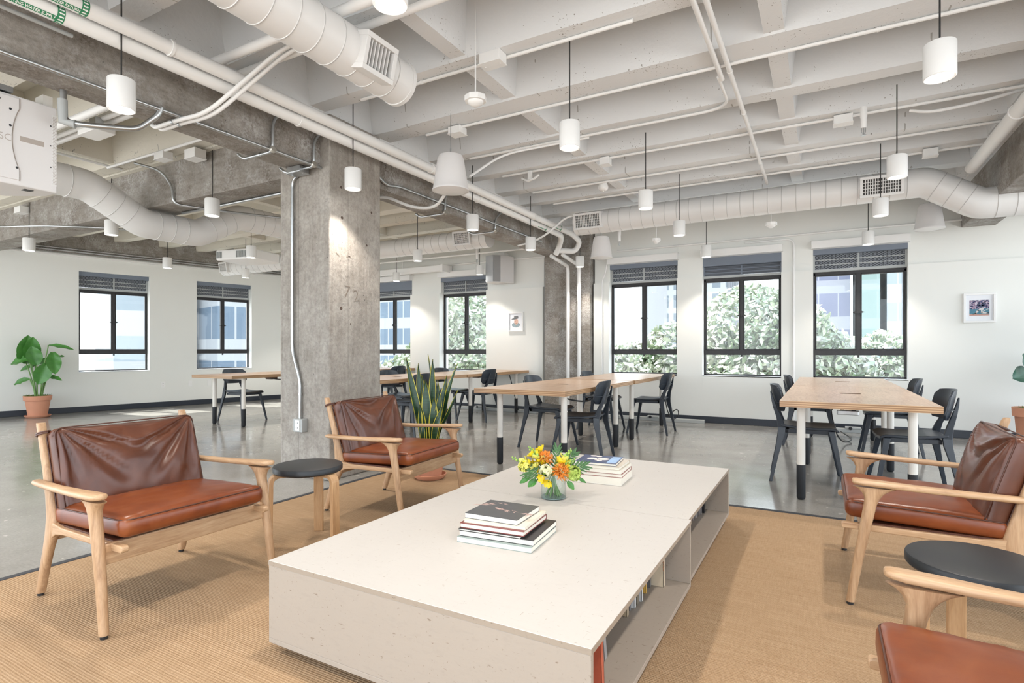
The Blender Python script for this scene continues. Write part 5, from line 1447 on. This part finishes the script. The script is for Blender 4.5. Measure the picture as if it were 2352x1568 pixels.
# snake plant
sn = thing('snake_plant', 'snake plant with yellow edged leaves in a terracotta pot behind the armchair by the column', 'plant', (-2.93, 3.83, RT))
zz = pot(sn, .145, .285, .10)
fo = MB()
def blade(mb, base, tip, w, twist, bow=.02, face=None):
    d = (tip - base); L = d.length; d.normalize()
    s = (face or R_).cross(d).normalized()
    s = Matrix.Rotation(math.radians(twist), 3, d) @ s; n = d.cross(s)
    def f(u, v):
        k = 2 * v - 1; ww = w * (min(1, .62 + u * 1.1) if u < .35 else 1.0) * (1 - max(0, (u - .45) / .55) ** 2.2)
        return base + d * (L * u) + s * (k * max(ww, .0008)) + n * (.30 * w * k * k + bow * math.sin(PI * u) + .008 * math.sin(u * 7 + twist)) 
    mb.grid(26, 10, f, att=lambda u, v: abs(2 * v - 1))
for bx, tx, h, w, tw, dep in ((-.05, -.205, .745, .034, 25, .0), (-.035, -.105, .70, .034, -10, .05), (-.02, -.065, .60, .032, 30, -.03), (.0, -.020, .775, .022, 60, .05), (-.01, -.028, .565, .044, 5, -.06),
                              (.02, .028, .735, .036, -12, .02), (.03, .045, .42, .040, 10, -.07), (.05, .145, .60, .030, -20, .02), (.055, .235, .695, .026, -35, .03), (.06, .25, .47, .022, -50, .0),
                              (.045, .09, .47, .034, 15, -.05), (-.045, -.075, .36, .036, 20, -.08), (.03, .115, .34, .030, -15, -.08), (-.06, -.04, .20, .020, 10, -.10), (.02, .055, .55, .034, 40, .06), (-.03, -.12, .50, .032, 15, .07)):
    blade(fo, Vector((0, 0, zz)) + R_ * bx + F_ * (dep * .5), Vector((0, 0, zz + h)) + R_ * tx + F_ * dep, w, tw, face=F_ * -1)
fo.build('foliage', M['snake'], sn, smooth=180, fix=False)
# paddle-leaf plant
bp = thing('paddle_leaf_plant', 'tall green paddle-leaf plant in a terracotta pot by the left wall', 'plant', (-11.25, 4.24, 0))
zz = pot(bp, .182, .335, .125)
stm, fol = MB(), MB()
def paddle(mb, c, d, n, L, w, droop=.3):
    d = d.normalized(); s = d.cross(n).normalized(); n = s.cross(d)
    def f(u, v):
        k = 2 * v - 1; ww = w * math.sin(PI * min(1, .06 + u * .94)) ** .75
        return c + d * (L * u) + s * (k * ww) + n * (abs(k) * ww * .35 - droop * L * u * u + .006 * math.sin(u * 16 + k * 3) * abs(k))
    mb.grid(14, 8, f)
up_ = Vector((0, 0, 1)); tv = Vector((.937, -.349, .15)).normalized()
rn = random.Random(9)
for a0, z0, a1, z1, w, fc in ((-0.21, 0.88, -0.18, 1.31, 0.111, -1),
                              (-0.12, 0.90, -0.09, 1.29, 0.097, -1),
                              (-0.12, 0.90, -0.28, 1.15, 0.111, -1),
                              (-0.16, 0.94, -0.50, 0.88, 0.076, 1),
                              (-0.04, 0.87, -0.34, 0.79, 0.042, 1),
                              (-0.15, 0.63, -0.45, 0.55, 0.049, 1),
                              (0.17, 0.87, 0.02, 0.55, 0.097, -1),
                              (0.27, 0.92, -0.04, 0.93, 0.062, 1),
                              (0.28, 1.07, 0.32, 0.72, 0.083, -1),
                              (0.20, 1.18, 0.61, 1.14, 0.035, 1),
                              (0.34, 0.99, 0.47, 1.02, 0.028, 1),
                              (0.18, 0.68, 0.42, 0.63, 0.035, 1),
                              (-0.02, 0.85, -0.11, 1.13, 0.090, -1)):
    dep = rn.uniform(-.12, .12)
    c = R_ * (a0 * .88) + tv * dep + up_ * z0; e_ = R_ * (a1 * .88) + tv * (dep + .05) + up_ * z1
    stm.tube(crv([R_ * (a0 * .18) + up_ * (zz - .02), R_ * (a0 * .45) + tv * dep * .5 + up_ * (zz + (z0 - zz) * .5), c], 6), .0085, 7)
    paddle(fol, c, e_ - c, up_ * .55 + tv * .8 if fc > 0 else tv, (e_ - c).length * 1.08, w * 1.2, .12 if fc > 0 else -.06)
stm.build('stems', M['stem'], bp, smooth=180)
fol.build('foliage', M['leaf'], bp, smooth=180, fix=False)
# fiddle-leaf fig, mostly out of frame
fg = thing('fiddle_leaf_fig', 'dark leaved potted fig cut off by the right edge of the picture', 'plant', (2.06, 8.22, 0))
zz = pot(fg, .20, .44, .15)
t_ = MB(); t_.tube(crv([(0, 0, zz - .02), (.02, .0, zz + .4), (0, 0, zz + .95)], 6), .014, 8); t_.build('stem', plain('fig_stem', (.16, .11, .07), .8), fg, smooth=180)
fol = MB(); rn = random.Random(2)
for a, z, da, dz, db, L, w in ((-.03, .62, -.75, -.30, -.6, .30, .095), (-.02, .40, -1, -.02, -.5, .36, .12), (-.02, .16, -.8, .1, -.5, .17, .05), (-.02, .10, -.6, -.4, -.5, .14, .04), (0, .82, -.7, .55, -.4, .22, .05), (.02, .7, .8, .5, -.3, .34, .11), (.0, .5, .9, .1, .2, .34, .12), (.0, .9, .2, 1, -.2, .3, .1), (0, .3, .9, .0, -.4, .32, .11)):
    c = Vector((0, 0, zz + z)) + R_ * a
    paddle(fol, c + (R_ * da + up_ * dz + F_ * db).normalized() * .05, R_ * da + up_ * dz + F_ * db, (up_ * .7 - F_), L, w, .1)
    t_ = None
fol.build('foliage', M['fig'], fg, smooth=180, fix=False)

# ------------------------------------------------------------------ light, sky, camera
w = bpy.data.worlds.new('sky'); sc.world = w; w.use_nodes = True
nt = w.node_tree; bg = nt.nodes['Background']
tc = nt.nodes.new('ShaderNodeTexCoord'); sx = nt.nodes.new('ShaderNodeSeparateXYZ'); rp = nt.nodes.new('ShaderNodeValToRGB'); mr = nt.nodes.new('ShaderNodeMath')
mr.operation = 'MULTIPLY_ADD'; mr.inputs[1].default_value = .5; mr.inputs[2].default_value = .5
nt.links.new(tc.outputs['Generated'], sx.inputs[0]); nt.links.new(sx.outputs[2], mr.inputs[0]); nt.links.new(mr.outputs[0], rp.inputs[0]); nt.links.new(rp.outputs[0], bg.inputs[0])
e = rp.color_ramp.elements
e[0].position = .42; e[0].color = (.86, .85, .83, 1); e[1].position = .52; e[1].color = (.88, .95, 1, 1)
x = e.new(1.0); x.color = (.62, .78, 1, 1)
bg.inputs[1].default_value = 2.0
s = bpy.data.lights.new('sun', 'SUN'); s.energy = 10.0; s.angle = math.radians(.6); s.color = (1, .96, .90)
so = bpy.data.objects.new('sun', s); COL.objects.link(so)
so.rotation_euler = Vector((.94, .10, -1.07)).to_track_quat('-Z', 'Y').to_euler()
cam = bpy.data.cameras.new('camera'); co = bpy.data.objects.new('camera', cam); COL.objects.link(co)
cam.sensor_width = 36; cam.lens = 1285 / 2352 * 36; cam.shift_y = 20 / 2352; cam.clip_start = .02; cam.clip_end = 300
co.location = (0, 0, 1.1); co.rotation_euler = (math.radians(90), 0, math.radians(29.06))
sc.camera = co
sc.view_settings.view_transform = 'Standard'; sc.view_settings.look = 'None'; sc.view_settings.exposure = 1.0
cy = sc.cycles
cy.max_bounces = 6; cy.diffuse_bounces = 4; cy.glossy_bounces = 2; cy.transmission_bounces = 4; cy.transparent_max_bounces = 10
cy.use_adaptive_sampling = True; cy.adaptive_threshold = .045; cy.adaptive_min_samples = 16
cy.use_denoising = True; cy.caustics_reflective = False; cy.caustics_refractive = False; cy.sample_clamp_indirect = 6
